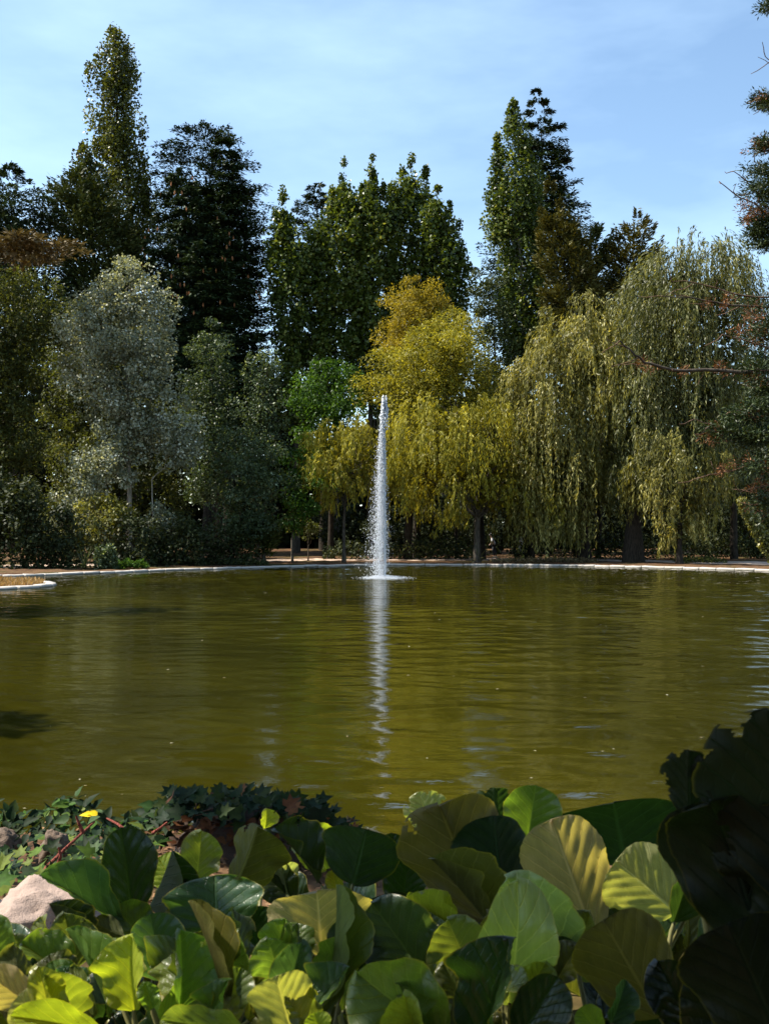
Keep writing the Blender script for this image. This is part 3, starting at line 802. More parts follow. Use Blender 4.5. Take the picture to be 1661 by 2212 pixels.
make_tree('golden_willow', 'broad yellow green willow just below the amber treetop', 'tree', 79,
          [(668, 965, 1000), (700, 930, 1040), (735, 850, 1068), (780, 775, 1075), (840, 778, 1085), (900, 840, 1085), (950, 850, 1080), (1010, 860, 1090), (1040, 900, 1080)],
          'fluffy', 'gold', trunk_u=1035, trunk_r=.4, dens=1.7, size=1.0, clump=.85, limbs=24)
make_tree('golden_willow', 'small yellow weeping willow left of the fountain jet with a thin pale trunk', 'tree', 74,
          [(892, 700, 760), (910, 675, 815), (950, 668, 870), (1000, 672, 880), (1040, 690, 850), (1075, 705, 780)],
          'willow', 'gold', bark='bark_grey', trunk_u=743, trunk_r=.13, dens=1.7, size=.9, limbs=26)
make_tree('golden_willow', 'low tangled golden branches right of the fountain jet', 'tree', 74.5,
          [(835, 930, 1070), (880, 860, 1110), (940, 825, 1130), (1000, 835, 1170), (1040, 860, 1190), (1070, 900, 1180), (1095, 980, 1150)], 'willow', 'gold', bark='bark_grey', trunk_u=1030, trunk_r=.25, dens=1.0, limbs=40, clump=.6)
make_tree('weeping_willow', 'left-hand weeping willow with pale golden curtains beside the golden willow', 'tree', 76,
          [(622, 1225, 1270), (640, 1200, 1330), (700, 1165, 1360), (760, 1090, 1370), (800, 1072, 1370), (880, 1080, 1360), (960, 1085, 1330), (1040, 1090, 1300), (1100, 1100, 1290), (1150, 1180, 1280)],
          'willow', 'willow', trunk_u=1262, trunk_r=.42, dens=1.8, limbs=24)
make_tree('weeping_willow', 'right-hand and largest weeping willow, its top among the bare twigs', 'tree', 74,
          [(492, 1490, 1540), (520, 1390, 1590), (580, 1345, 1625), (660, 1320, 1640), (760, 1310, 1640), (860, 1310, 1625), (940, 1320, 1600), (1010, 1330, 1560), (1060, 1370, 1530)],
          'willow', 'willow_green', trunk_u=1368, trunk_r=.6, dens=1.85, limbs=24)
make_tree('weeping_willow', 'yellow-tipped low curtain of willow hanging nearest the water', 'tree', 70.5,
          [(925, 1370, 1480), (950, 1325, 1560), (1000, 1312, 1570), (1060, 1400, 1540), (1120, 1430, 1510), (1165, 1440, 1500)],
          'willow', 'willow', trunk_u=1467, trunk_r=.2, dens=1.0, limbs=8)
make_tree('leafy_tree', 'dark green tree behind the right-hand willow at the picture edge', 'tree', 86,
          [(740, 1560, 1700), (800, 1540, 1760), (950, 1530, 1780), (1100, 1530, 1780), (1190, 1540, 1780)], 'broad', 'under', trunk_r=.3, dens=.8)
make_tree('golden_willow', 'low yellow green branches between the golden willow and the weeping willow curtains', 'tree', 77,
          [(930, 1090, 1180), (970, 1060, 1225), (1040, 1070, 1220), (1085, 1090, 1200), (1115, 1120, 1180)], 'fluffy', 'willow', trunk_u=1150, trunk_r=.15, dens=.9, limbs=16, clump=.6)
# dry flat cedar bough at the left edge
make_tree('cedar_tree', 'dry brown flat bough of a cedar reaching in from the left edge', 'tree', 68,
          [(525, -60, 70), (535, -80, 150), (552, -90, 190), (566, -80, 130)], 'cedar', 'dryspray', trunk_u=-60, trunk_r=.2, dens=1.1, limbs=14, trunk_top=.9)

# thin saplings on the lawn
make_tree('sapling', 'thin sapling with a straight stem, left of the other sapling', 'tree', 76, [(1075, 622, 642), (1100, 608, 655), (1150, 612, 655)], 'broad', 'olive', bark='bark_pale', trunk_u=631, trunk_r=.06, dens=.45, size=.8, limbs=7, clump=.35)
make_tree('sapling', 'short sapling with a small round crown in front of the sunlit path', 'tree', 77, [(1120, 655, 680), (1145, 645, 700), (1165, 655, 690)], 'broad', 'olive', bark='bark_grey', trunk_u=666, trunk_r=.05, dens=.6, size=.8, limbs=6, clump=.3)

# trunks and understorey in the shade on the right
for (u, r, d, lean, lab) in ((880, .28, 80, .3, 'dark bare trunk just right of the fountain jet'), (1140, .3, 79, -.2, 'dark trunk standing right of the walker'),
                             (985, .12, 83, .1, 'thin dark trunk between the fountain jet and the walker'), (1290, .2, 82, .2, 'dark trunk under the left weeping willow'),
                             (1585, .25, 78, 0, 'dark trunk under the right end of the weeping willow')):
    x = (u - 830.5) / F * d
    z0 = gz(x, d)
    rt = empty('tree_stump' if False else 'shade_tree', (x, d, z0 - .05), lab, 'tree')
    tb = Tubes(); tb.add([Vector((x + lean * t * 1.5 + random.gauss(0, .04), d + .1 * t, z0 - .05 + 9 * t)) for t in np.linspace(0, 1, 8)], np.linspace(r * 1.2, r * .45, 8), 9)
    place('trunk', tb.mesh('trunk', M['bark']), rt)
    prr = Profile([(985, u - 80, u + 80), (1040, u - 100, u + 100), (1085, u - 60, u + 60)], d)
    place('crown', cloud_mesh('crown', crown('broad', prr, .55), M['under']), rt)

UG = 'shrubs along the foot of the far trees'
for (u, w, vt, vb, d, mat, kind, lab) in (
    (-20, 130, 1000, 1225, 62, 'under', 'broad', 'dark shrub at the left edge behind the promontory'),
    (60, 120, 1040, 1228, 61, 'under', 'broad', 'dark shrub behind the dry grass promontory'),
    (150, 120, 1100, 1228, 62, 'under', 'broad', 'dark shrub left of the ferny bush'),
    (240, 130, 1070, 1150, 67, 'yellowleaf', 'broad', 'bamboo-like clump with yellow green leaf tips above the ferny bush'),
    (290, 150, 1110, 1222, 66, 'under', 'broad', 'dark undergrowth shrub behind the ferny bush'),
    (400, 150, 1110, 1222, 68, 'under', 'broad', 'dark undergrowth shrub below the low silver sapling'),
    (500, 150, 1120, 1222, 70, 'under', 'broad', 'dark shrub left of the sunlit path'),
    (570, 60, 1120, 1205, 71, 'olive', 'cypress', 'narrow olive shrub at the left end of the sunlit path'),
    (930, 110, 1060, 1190, 84, 'under', 'broad', 'leafy shrub right of the jet, in half shade'),
    (1010, 110, 1070, 1190, 86, 'under', 'broad', 'leafy shrub left of the walker, in half shade'),
    (1190, 90, 1080, 1190, 88, 'under', 'broad', 'shaded shrub right of the walker'),
    (1240, 90, 1040, 1130, 80, 'greygreen', 'cypress', 'spiky green crown hanging under the left weeping willow'),
    (1530, 120, 1040, 1195, 84, 'under', 'broad', 'shaded shrub right of the hanging willow curtain'),
    (1620, 120, 1020, 1195, 80, 'under', 'broad', 'shaded shrub near the ivy-covered leaning trunk'),
    (830, 90, 1100, 1195, 86, 'under', 'broad', 'dark shrub directly behind the fountain jet'),
    (720, 120, 1085, 1178, 92, 'under', 'broad', 'dark shrub behind the small yellow willow trunk')):
    h = (vb - vt)
    make_tree('shrub', lab, 'shrub', d, [(vt, u - w * .2, u + w * .2), (vt + h * .2, u - w * .42, u + w * .42), (vt + h * .6, u - w * .5, u + w * .5), (vb, u - w * .42, u + w * .42)], kind, mat,
              trunk_u=u, trunk_r=.08, dens=.85, limbs=8, group=UG)

# far wood that closes the view
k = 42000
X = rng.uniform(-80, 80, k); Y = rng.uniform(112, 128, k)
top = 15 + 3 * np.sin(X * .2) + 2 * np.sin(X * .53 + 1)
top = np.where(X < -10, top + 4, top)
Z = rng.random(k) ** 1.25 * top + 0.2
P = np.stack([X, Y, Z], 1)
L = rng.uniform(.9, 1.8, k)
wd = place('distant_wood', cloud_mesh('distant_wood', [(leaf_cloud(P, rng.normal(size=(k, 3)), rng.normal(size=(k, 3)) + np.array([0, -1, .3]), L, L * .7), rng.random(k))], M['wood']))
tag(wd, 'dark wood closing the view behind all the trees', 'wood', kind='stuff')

# ------------------------------------------------------------------ blades (flax, palm), grass, fern
def blades(cx, cy, cz, n, ln, wd, spread=1.0, segs=4):
    V, Fc, T = [], [], []
    for i in range(n):
        a = random.uniform(0, 6.28); el = random.uniform(0.25, 1.45)
        Lb = ln * random.uniform(.6, 1.1)
        dx, dy = math.cos(a) * math.cos(el) * spread, math.sin(a) * math.cos(el) * spread
        sx, sy = -math.sin(a), math.cos(a)
        o = len(V); t_ = random.random()
        for s_ in range(segs + 1):
            t = s_ / segs
            px = cx + dx * Lb * t; py = cy + dy * Lb * t
            pz = cz + Lb * (math.sin(el) * t - 0.45 * t * t * math.cos(el))
            w = wd * (1 - t ** 1.6) * .5 + .002
            V += [(px - sx * w, py - sy * w, pz), (px + sx * w, py + sy * w, pz)]; T += [t_, t_]
        for s_ in range(segs):
            b_ = o + s_ * 2
            Fc.append((b_, b_ + 1, b_ + 3, b_ + 2))
    return np.array(V), np.array(Fc), np.array(T)

def flax(u, d, ln, n, lab, mat='blade', z=None, name='flax_plant'):
    x = (u - 830.5) / F * d; zz = gz(x, d) if z is None else z
    V, Fc, T = blades(x, d, zz, n, ln, .09)
    rt = empty(name, (x, d, zz), lab, 'plant')
    me = mesh_np('blades', V, Fc, M[mat], tint=T)
    place('leaves', me, rt)
flax(183, 60.5, 1.5, 40, 'spiky flax clump at the water edge left of the ferny bush')
flax(425, 67.5, 1.6, 34, 'spiky pale flax clump at the water edge under the silver trees')
flax(1030, 74.5, 1.6, 46, 'spiky dark flax clump at the foot of a trunk left of the walker')

def leafpatch(name, lab, cat, u0, u1, vt, d, hgt, mat, n, lsize, depth=1.5, kind=None, D=None):
    x0, x1 = (u0 - 830.5) / F * d, (u1 - 830.5) / F * d
    X = rng.uniform(x0, x1, n); Y = d + rng.uniform(-depth / 2, depth / 2, n)
    t = (X - x0) / (x1 - x0)
    hh = hgt * (0.35 + 0.65 * np.clip(3 * np.sin(np.clip(t, 0.02, .98) * math.pi), 0, 1)) * (0.8 + .2 * np.sin(X * 9))
    Zg = ground_z(X, Y)
    Z = Zg + rng.random(n) ** .7 * hh
    P = np.stack([X, Y, Z], 1)
    DD = rng.normal(size=(n, 3)) + (np.array(D) if D is not None else np.array([0, 0, .4]))
    L = rng.uniform(.6, 1.3, n) * lsize
    o = place(name, cloud_mesh(name, [(leaf_cloud(P, DD, rng.normal(size=(n, 3)) + np.array([0, 0, 1.0]), L, L * .6), rng.random(n))], M[mat]))
    return tag(o, lab, cat, kind=kind)
leafpatch('fern_shrub', 'ferny bluish green bush standing at the kerb on the left', 'shrub', 208, 250, 1180, 60.8, 1.35, 'greygreen', 2600, .16, 1.2)
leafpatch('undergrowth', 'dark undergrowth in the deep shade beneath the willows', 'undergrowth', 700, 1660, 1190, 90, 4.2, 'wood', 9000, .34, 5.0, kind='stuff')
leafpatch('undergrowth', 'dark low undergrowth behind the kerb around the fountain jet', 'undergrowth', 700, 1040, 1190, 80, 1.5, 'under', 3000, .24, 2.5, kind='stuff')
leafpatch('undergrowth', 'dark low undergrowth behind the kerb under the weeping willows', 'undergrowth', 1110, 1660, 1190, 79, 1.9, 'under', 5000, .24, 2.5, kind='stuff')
leafpatch('ground_cover', 'bright green low leaves spilling over the kerb beside the ferny bush', 'ground cover', 235, 320, 1215, 62, .5, 'green', 2600, .14, 1.0, kind='stuff')
leafpatch('ground_cover', 'low weeds along the kerb under the silver trees', 'ground cover', 320, 580, 1215, 68.5, .35, 'under', 3000, .16, 1.6, kind='stuff')
leafpatch('ground_cover', 'low dry weeds along the sunny kerb on the right', 'ground cover', 1060, 1290, 1210, 75, .28, 'dryspray', 2200, .15, 2.0, kind='stuff')
leafpatch('ground_cover', 'green weeds by the kerb near the right-hand trunks', 'ground cover', 1460, 1560, 1205, 72, .35, 'olive', 1200, .15, 2.5, kind='stuff')

# dry grass on the promontory
k = 14000
X = rng.uniform(-21, -13, k); Y = rng.uniform(39, 49, k)
dd = sdf(X, Y); ok = dd > 0.28
X, Y = X[ok], Y[ok]; Z = ground_z(X, Y); k = len(X)
P = np.stack([X, Y, Z - .02], 1)
L = rng.uniform(.1, .26, k)
dg = place('dry_grass', cloud_mesh('dry_grass', [(leaf_cloud(P, rng.normal(size=(k, 3)) * .45 + np.array([0, 0, 1.0]), rng.normal(size=(k, 3)), L, L * .16), rng.random(k))],
           foliage_mat('dry_grass', (0.22, 0.13, 0.05), (0.36, 0.22, 0.10), (0.46, 0.32, 0.16), 0.2, .8, .1)))
tag(dg, 'dry tan grass covering the small promontory at the left edge', 'grass', kind='stuff')

# ivy-clad leaning trunk at the right edge
d = 60.0
rt = empty('leaning_tree', W(1700, 1218, d), 'leaning trunk wrapped in yellowish ivy at the right edge of the far bank', 'tree')
pth = [W(1720, 1235, d), W(1672, 1195, d), W(1640, 1150, d), W(1612, 1105, d), W(1600, 1080, d)]
tb = Tubes(); tb.add(pth, [.32, .26, .2, .14, .05], 8); place('trunk', tb.mesh('trunk', M['bark']), rt)
k = 3000
ti = rng.random(k) * 3.99; i_ = ti.astype(int); f_ = (ti - i_)[:, None]
PA = np.array([tuple(q) for q in pth])
Cc = PA[i_] * (1 - f_) + PA[i_ + 1] * f_
q = unit(rng.normal(size=(k, 3)))
P = Cc + q * (np.interp(ti, [0, 4], [.55, .22])[:, None]) * rng.uniform(.7, 1.15, (k, 1))
L = rng.uniform(.1, .2, k)
place('ivy', cloud_mesh('ivy', [(leaf_cloud(P, rng.normal(size=(k, 3)) - np.array([0, 0, .6]), q + rng.normal(size=(k, 3)) * .4, L, L * .8), rng.random(k))], M['ivyleafs']), rt)

# ------------------------------------------------------------------ fountain
m, n, l = new_mat('spray_water')
out = n.new('ShaderNodeOutputMaterial'); p = n.new('ShaderNodeBsdfPrincipled')
p.inputs['Base Color'].default_value = (0.85, 0.88, 0.92, 1); p.inputs['Roughness'].default_value = 0.25
t = n.new('ShaderNodeBsdfTranslucent'); t.inputs['Color'].default_value = (0.85, 0.88, 0.92, 1)
ms = n.new('ShaderNodeMixShader'); ms.inputs[0].default_value = 0.5
l.new(p.outputs[0], ms.inputs[1]); l.new(t.outputs[0], ms.inputs[2]); l.new(ms.outputs[0], out.inputs[0])
M['spray'] = m
FD = 52.0
FB = W(832, 1248, FD); FB.z = 0
fx = FB.x
Htop = W(828, 858, FD).z
ft = empty('fountain', (fx, FD, 0), 'tall white fountain jet rising from the middle of the pond', 'fountain')
def octas(P, r, stretch, ax=None):
    k = len(P)
    B = np.array([(1, 0, 0), (0, 1, 0), (-1, 0, 0), (0, -1, 0), (0, 0, 1), (0, 0, -1)], float)
    S = np.stack([r, r, r * stretch], 1)
    V = P[:, None, :] + B[None] * S[:, None, :]
    Ft = np.array([(0, 1, 4), (1, 2, 4), (2, 3, 4), (3, 0, 4), (1, 0, 5), (2, 1, 5), (3, 2, 5), (0, 3, 5)])
    return V.reshape(-1, 3), (Ft[None] + (np.arange(k) * 6)[:, None, None]).reshape(-1, 3)
# falling droplets
k = 15000
h = rng.beta(1.15, 1.0, k)               # 0 at water, 1 at top
sig = 0.02 + 0.155 * (1 - h) ** 0.9
X = fx - 0.10 - 0.12 * (1 - h) + rng.normal(size=k) * sig
wide = rng.random(k) < .16
X = np.where(wide, X - np.abs(rng.normal(size=k)) * .35 * (1 - h), X)
Y = FD + rng.normal(size=k) * sig
Z = h * Htop * 0.985
r = rng.uniform(.005, .017, k) * np.where(h > .6, 1.1, 1.0)
V, Ff = octas(np.stack([X, Y, Z], 1), r, rng.uniform(1.2, 3.2, k))
o = place('spray', mesh_np('spray', V, Ff, M['spray']), ft); o['kind'] = 'stuff'
# rising core stream, broken into wobbling strands
tb = Tubes()
for s_ in range(9):
    ph = random.uniform(0, 6); top = Htop * random.uniform(.55, 1.0) if s_ else Htop
    pts, rad = [], []
    for i in range(90):
        t = i / 89; z = top * t
        amp = .02 + .05 * math.sin(math.pi * t)
        pts.append((fx - .06 * t + amp * math.sin(ph + 9 * t * (1 + s_ * .13)) * (.2 if s_ == 0 else .8) + random.gauss(0, .018), FD + amp * math.cos(ph + 7 * t) * .6, z))
        rad.append((.034 if s_ == 0 else .014) * (1.25 - .5 * t) * random.uniform(.55, 1.35))
    tb.add(pts, rad, 5)
place('water_jet', tb.mesh('water_jet', M['spray']), ft)
k = 9000     # finest mist around the column
h = rng.beta(1.0, 1.5, k); sg = .04 + .30 * (1 - h)
P = np.stack([fx - .12 - .25 * (1 - h) + rng.normal(size=k) * sg, FD + rng.normal(size=k) * sg, h * Htop * .9], 1)
V, Ff = octas(P, rng.uniform(.0025, .0065, k), rng.uniform(1, 2, k))
o = place('mist', mesh_np('mist', V, Ff, M['spray']), ft); o['kind'] = 'stuff'
# the ragged head of the jet with falling drips
k = 900
h = rng.random(k) ** .5
P = np.stack([fx - .1 + rng.normal(size=k) * (.012 + .085 * (1 - h)) + np.where(rng.random(k) < .25, .14, 0), FD + rng.normal(size=k) * .09, Htop - 1.6 + 1.62 * h], 1)
V, Ff = octas(P, rng.uniform(.015, .036, k), rng.uniform(1.3, 3.5, k))
o = place('jet_head', mesh_np('jet_head', V, Ff, M['spray']), ft); o['kind'] = 'stuff'
# splash on the surface
k = 4200
a = rng.uniform(0, 6.283, k); rr = np.abs(rng.normal(size=k)) * .42 + .03
P = np.stack([fx - .05 + rr * np.cos(a) * 1.15, FD + rr * np.sin(a) * 1.3, .01 + rng.random(k) ** 3 * .16 * np.exp(-rr)], 1)
V, Ff = octas(P, rng.uniform(.006, .020, k), rng.uniform(.5, 1.2, k))
o = place('splash', mesh_np('splash', V, Ff, M['spray']), ft); o['kind'] = 'stuff'
tb = Tubes(); tb.add([(fx, FD, -.4), (fx, FD, .05)], [.05, .04], 10)
place('nozzle', tb.mesh('nozzle', M['bark']), ft)

# floating flecks of leaf and petal
k = 60
d_ = 1 / rng.uniform(1 / 48, 1 / 7.6, k); X = rng.uniform(-.34, .34, k) * d_
P = np.stack([X, d_, np.full(k, .006)], 1)
L = rng.uniform(.015, .05, k) * np.clip(d_ / 12, .6, 2)
fl = place('floating_flecks', cloud_mesh('floating_flecks', [(leaf_cloud(P, np.stack([rng.normal(size=k), rng.normal(size=k) * .5, np.zeros(k)], 1), np.tile([0, 0, 1.0], (k, 1)), L, L * .4), rng.random(k))],
      foliage_mat('fleck', (0.35, 0.28, 0.15), (0.7, 0.66, 0.52), None, .1, .5, .3)))
tag(fl, 'tiny pale leaf flecks floating on the pond', 'floating leaves', kind='stuff')

# ------------------------------------------------------------------ walker on the far path
def skin_body(name, verts, edges, radii, mat, parent, sub=1):
    me = bpy.data.meshes.new(name)
    me.from_pydata(verts, edges, []); me.update()
    o = bpy.data.objects.new(name, me); COL.objects.link(o)
    md = o.modifiers.new('skin', 'SKIN'); md.use_smooth_shade = True
    for i, r_ in enumerate(radii):
        sv = me.skin_vertices[0].data[i]
        sv.radius = r_ if isinstance(r_, tuple) else (r_, r_)
        sv.use_root = (i == 0)
    s_ = o.modifiers.new('sub', 'SUBSURF'); s_.levels = sub; s_.render_levels = sub
    dg_ = bpy.context.evaluated_depsgraph_get()
    me2 = bpy.data.meshes.new_from_object(o.evaluated_get(dg_))
    bpy.data.objects.remove(o)
    me2.materials.clear(); me2.materials.append(mat)
    me2.name = name
    return place(name, me2, parent)
def plain(name, col, rough=.8):
    m, n, l = new_mat(name); out = n.new('ShaderNodeOutputMaterial'); p = n.new('ShaderNodeBsdfPrincipled')
    t = n.new('ShaderNodeTexCoord'); nz = n.new('ShaderNodeTexNoise'); nz.inputs['Scale'].default_value = 9; nz.inputs['Detail'].default_value = 5
    l.new(t.outputs['Object'], nz.inputs['Vector'])
    l.new(ramp(n, l, nz.outputs['Fac'], [(.3, tuple(c * .75 for c in col)), (.7, tuple(min(1, c * 1.15) for c in col))]), p.inputs['Base Color'])
    p.inputs['Roughness'].default_value = rough; l.new(p.outputs[0], out.inputs[0]); return m
M['skin'] = plain('skin', (.42, .27, .19), .6); M['shirt'] = plain('pale_shirt', (.62, .62, .64)); M['trousers'] = plain('dark_trousers', (.03, .032, .04)); M['cap'] = plain('white_cap', (.8, .8, .8))
pd = 84.0
px = (1066 - 830.5) / F * pd
pz = gz(px, pd) + .02
pe = empty('person', (px, pd, pz), 'person in a white cap and pale shirt leaning forward on the shaded path', 'person')
o3 = lambda x, y, z: (px + x, pd + y, pz + z)
Vb = [o3(0, 0, .92), o3(-.04, 0, 1.12), o3(-.09, 0, 1.33), o3(-.15, 0, 1.46), o3(-.19, 0, 1.54), o3(-.22, 0, 1.63), o3(-.24, 0, 1.73),
      o3(-.12, -.19, 1.38), o3(-.18, -.24, 1.12), o3(-.32, -.22, .95), o3(-.37, -.21, .89),
      o3(-.12, .19, 1.38), o3(-.15, .24, 1.1), o3(-.3, .2, .95), o3(-.36, .2, .9),
      o3(.0, -.1, .86), o3(-.08, -.11, .48), o3(.05, -.11, .09), o3(-.12, -.11, .04),
      o3(.0, .1, .86), o3(.08, .11, .48), o3(.22, .11, .1), o3(.08, .11, .04)]
Eb = [(0, 1), (1, 2), (2, 3), (3, 4), (4, 5), (5, 6), (2, 7), (7, 8), (8, 9), (9, 10), (2, 11), (11, 12), (12, 13), (13, 14), (0, 15), (15, 16), (16, 17), (17, 18), (0, 19), (19, 20), (20, 21), (21, 22)]
Rb = [(.13, .16), (.12, .15), (.12, .17), .07, .055, .085, .08, .06, .045, .035, .03, .06, .045, .035, .03, .095, .06, .04, .035, .095, .06, .04, .035]
skin_body('body', Vb, Eb, Rb, M['skin'], pe)
skin_body('shirt', [Vb[0], Vb[1], Vb[2], o3(-.14, 0, 1.44), Vb[7], Vb[8], Vb[11], Vb[12]], [(0, 1), (1, 2), (2, 3), (2, 4), (4, 5), (2, 6), (6, 7)], [(.155, .185), (.15, .18), (.15, .2), .085, .085, .07, .085, .07], M['shirt'], pe)
skin_body('trousers', [o3(0, 0, .95), Vb[15], Vb[16], Vb[17], Vb[19], Vb[20], Vb[21]], [(0, 1), (1, 2), (2, 3), (0, 4), (4, 5), (5, 6)], [(.15, .17), .11, .08, .065, .11, .08, .065], M['trousers'], pe)
skin_body('cap', [o3(-.235, 0, 1.72), o3(-.24, 0, 1.80), o3(-.34, 0, 1.72)], [(0, 1), (0, 2)], [(.1, .1), (.07, .07), (.06, .02)], M['cap'], pe)
# pale bent stick on the bank
tb = Tubes(); tb.add([W(1062, 1207, 76), W(1066, 1203, 76), W(1072, 1203, 76), W(1078, 1208, 76)], [.03, .035, .035, .02], 6)
o = place('bent_stick', tb.mesh('bent_stick', M['bark_pale'])); tag(o, 'pale bent stick lying on the bank below the walker', 'stick')

exec_near = True
# ================================================================== NEAR BANK
# ---- rocks
def rock(name, lab, c, s, seed, mat, cat='rock', rot=0.0, amp=.22, sub=4):
    import bmesh
    bm = bmesh.new(); bmesh.ops.create_icosphere(bm, subdivisions=sub, radius=1)
    for v in bm.verts:
        q = v.co.normalized()
        k_ = 1 + amp * mnoise.noise(q * 1.3 + Vector((seed, 0, 0))) + amp * .5 * mnoise.noise(q * 3.1 + Vector((0, seed, 0))) + amp * .22 * mnoise.noise(q * 8 + Vector((0, 0, seed))) + amp * .1 * mnoise.noise(q * 20 + Vector((seed, 0, seed)))
        k_ -= .10 * max(0, mnoise.noise(q * 2.2 + Vector((seed * 2, 1, 4))) - .1)
        v.co = Vector((q.x * k_ * s[0], q.y * k_ * s[1], q.z * k_ * s[2]))
    me = bpy.data.meshes.new(name); bm.to_mesh(me); bm.free()
    for p_ in me.polygons: p_.use_smooth = True
    me.materials.append(M[mat])
    o = place(name, me, None, Matrix.Translation(c) @ Matrix.Rotation(rot, 4, 'Z'))
    return tag(o, lab, cat)
rock('boulder', 'pinkish granite boulder lying left of the broad-leaved plants', W(80, 2036, 3.42) , (.27, .22, .165), 3.3, 'granite', rot=.35, amp=.42, sub=5)
rock('boulder', 'dark boulder buried under ivy at the water edge', W(540, 1830, 5.35), (.36, .34, .22), 8.1, 'darkrock', amp=.25)
rock('boulder', 'small mossy stone at the left edge behind the ivy', W(2, 1822, 5.0), (.08, .09, .06), 5.5, 'mossrock', amp=.4)
rock('boulder', 'small reddish stone poking out of the ivy', W(118, 1838, 4.8), (.06, .06, .09), 1.5, 'mossrock', amp=.4)

# ---- ivy: every leaf its own piece
def ivy_mesh(seed, pointed=False):
    r = random.Random(seed)
    # five lobed outline in polar form, folded along the midrib
    if pointed:
        pts = [(0, 0), (-.22, .1), (-.3, .38), (-.18, .7), (0, 1.05), (.18, .7), (.3, .38), (.22, .1)]
    else:
        pts = [(0, .08), (-.22, -.06), (-.5, .12), (-.3, .28), (-.52, .58), (-.2, .58), (0, 1.0), (.2, .58), (.52, .58), (.3, .28), (.5, .12), (.22, -.06)]
    V = [(0, .35, 0.0)] + [(x + r.uniform(-.03, .03), y + r.uniform(-.03, .03), abs(x) * .28 - .18 * max(0, y - .5)) for (x, y) in pts]
    Fc = [(0, i, i % len(pts) + 1) for i in range(1, len(pts) + 1)]
    return mesh_np('ivy_leaf', np.array(V), np.array([(a, c, b) for a, b, c in Fc]), None)
def objcol_leaf(name, trans=.3, rough=.55, spec=.08):
    m, n, l = new_mat(name)
    out = n.new('ShaderNodeOutputMaterial'); oi = n.new('ShaderNodeObjectInfo')
    p = n.new('ShaderNodeBsdfPrincipled'); p.inputs['Roughness'].default_value = rough; p.inputs['Specular IOR Level'].default_value = spec
    tcn = n.new('ShaderNodeTexCoord'); nz = n.new('ShaderNodeTexNoise'); nz.inputs['Scale'].default_value = 3; nz.inputs['Detail'].default_value = 5
    l.new(tcn.outputs['Object'], nz.inputs['Vector'])
    v = ramp(n, l, nz.outputs['Fac'], [(.3, (.6, .6, .6)), (.7, (1.2, 1.2, 1.1))])
    mxx = n.new('ShaderNodeMix'); mxx.data_type = 'RGBA'; mxx.blend_type = 'MULTIPLY'; mxx.inputs[0].default_value = 1
    l.new(oi.outputs['Color'], mxx.inputs[6]); l.new(v, mxx.inputs[7])
    l.new(mxx.outputs[2], p.inputs['Base Color'])
    t = n.new('ShaderNodeBsdfTranslucent'); l.new(mxx.outputs[2], t.inputs['Color'])
    ms = n.new('ShaderNodeMixShader'); ms.inputs[0].default_value = trans
    l.new(p.outputs[0], ms.inputs[1]); l.new(t.outputs[0], ms.inputs[2]); l.new(ms.outputs[0], out.inputs[0])
    return m
M['smallleaf'] = objcol_leaf('small_leaf')
IVY = [ivy_mesh(i) for i in range(5)]; OVAL = [ivy_mesh(20 + i, True) for i in range(4)]
for me in IVY + OVAL: me.materials.append(M['smallleaf'])

_gx, _gy = np.meshgrid(np.arange(-3.2, 3.2, .05), np.arange(2.4, 7.4, .05))
_gz = ground_z(_gx, _gy)
def near_z(x, y):
    return float(_gz[int(np.clip((y - 2.4) / .05, 0, _gz.shape[0] - 1)), int(np.clip((x + 3.2) / .05, 0, _gz.shape[1] - 1))])
def on_bank(u, v, dmax=5.6, lift=.0):
    """First point of the bank met on the way out, or dmax where there is none."""
    d_ = 3.0
    while d_ < dmax:
        q = W(u, v, d_)
        if q.z < near_z(q.x, q.y) + lift: break
        d_ += .04
    return W(u, v, d_)
def small_leaf(parent, meshes, p, nrm, size, col, name='leaf', twist=None):
    z = Vector(nrm).normalized()
    a = Vector((random.gauss(0, 1), random.gauss(0, 1), random.gauss(0, 1))) if twist is None else Vector(twist)
    x = (a - z * a.dot(z)).normalized(); y = z.cross(x)
    mw = Matrix.Translation(p) @ Matrix((x, y, z)).transposed().to_4x4() @ Matrix.Scale(size, 4)
    o = place(name, random.choice(meshes), parent, mw)
    o.color = (*col, 1)
    return o
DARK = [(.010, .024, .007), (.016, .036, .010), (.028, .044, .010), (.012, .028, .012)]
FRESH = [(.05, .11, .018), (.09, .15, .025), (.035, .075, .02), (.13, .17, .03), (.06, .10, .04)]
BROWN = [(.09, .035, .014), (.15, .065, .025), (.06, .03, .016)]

# dark ivy over the boulder
ce = W(575, 1795, 5.3)
iv = empty('ivy_plant', (ce.x, ce.y, gz(ce.x, ce.y)), 'dark ivy mound spilling over the buried boulder at the near water edge', 'ivy')
tb = Tubes()
for i in range(290):
    u = random.uniform(352, 785)
    t = (u - 352) / 433
    topv = 1702 + (0 if t < .35 else (t - .35) * 55) + (t > .75) * (t - .75) * 260 + (25 if t < .03 else 0) + random.uniform(0, 8)
    v = topv + abs(random.gauss(0, 1)) * 34
    p_ = on_bank(u, v, 5.35 + random.uniform(-.25, .25) - (v - topv) * .004, .1)
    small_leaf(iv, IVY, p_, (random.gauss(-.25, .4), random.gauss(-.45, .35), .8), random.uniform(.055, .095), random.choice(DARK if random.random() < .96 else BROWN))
p_ = W(690, 1725, 5.0)
small_leaf(iv, IVY, W(690, 1745, 5.0), (0.2, -1, .15), .11, (.012, .02, .01), twist=(-1, 0, 0.15))
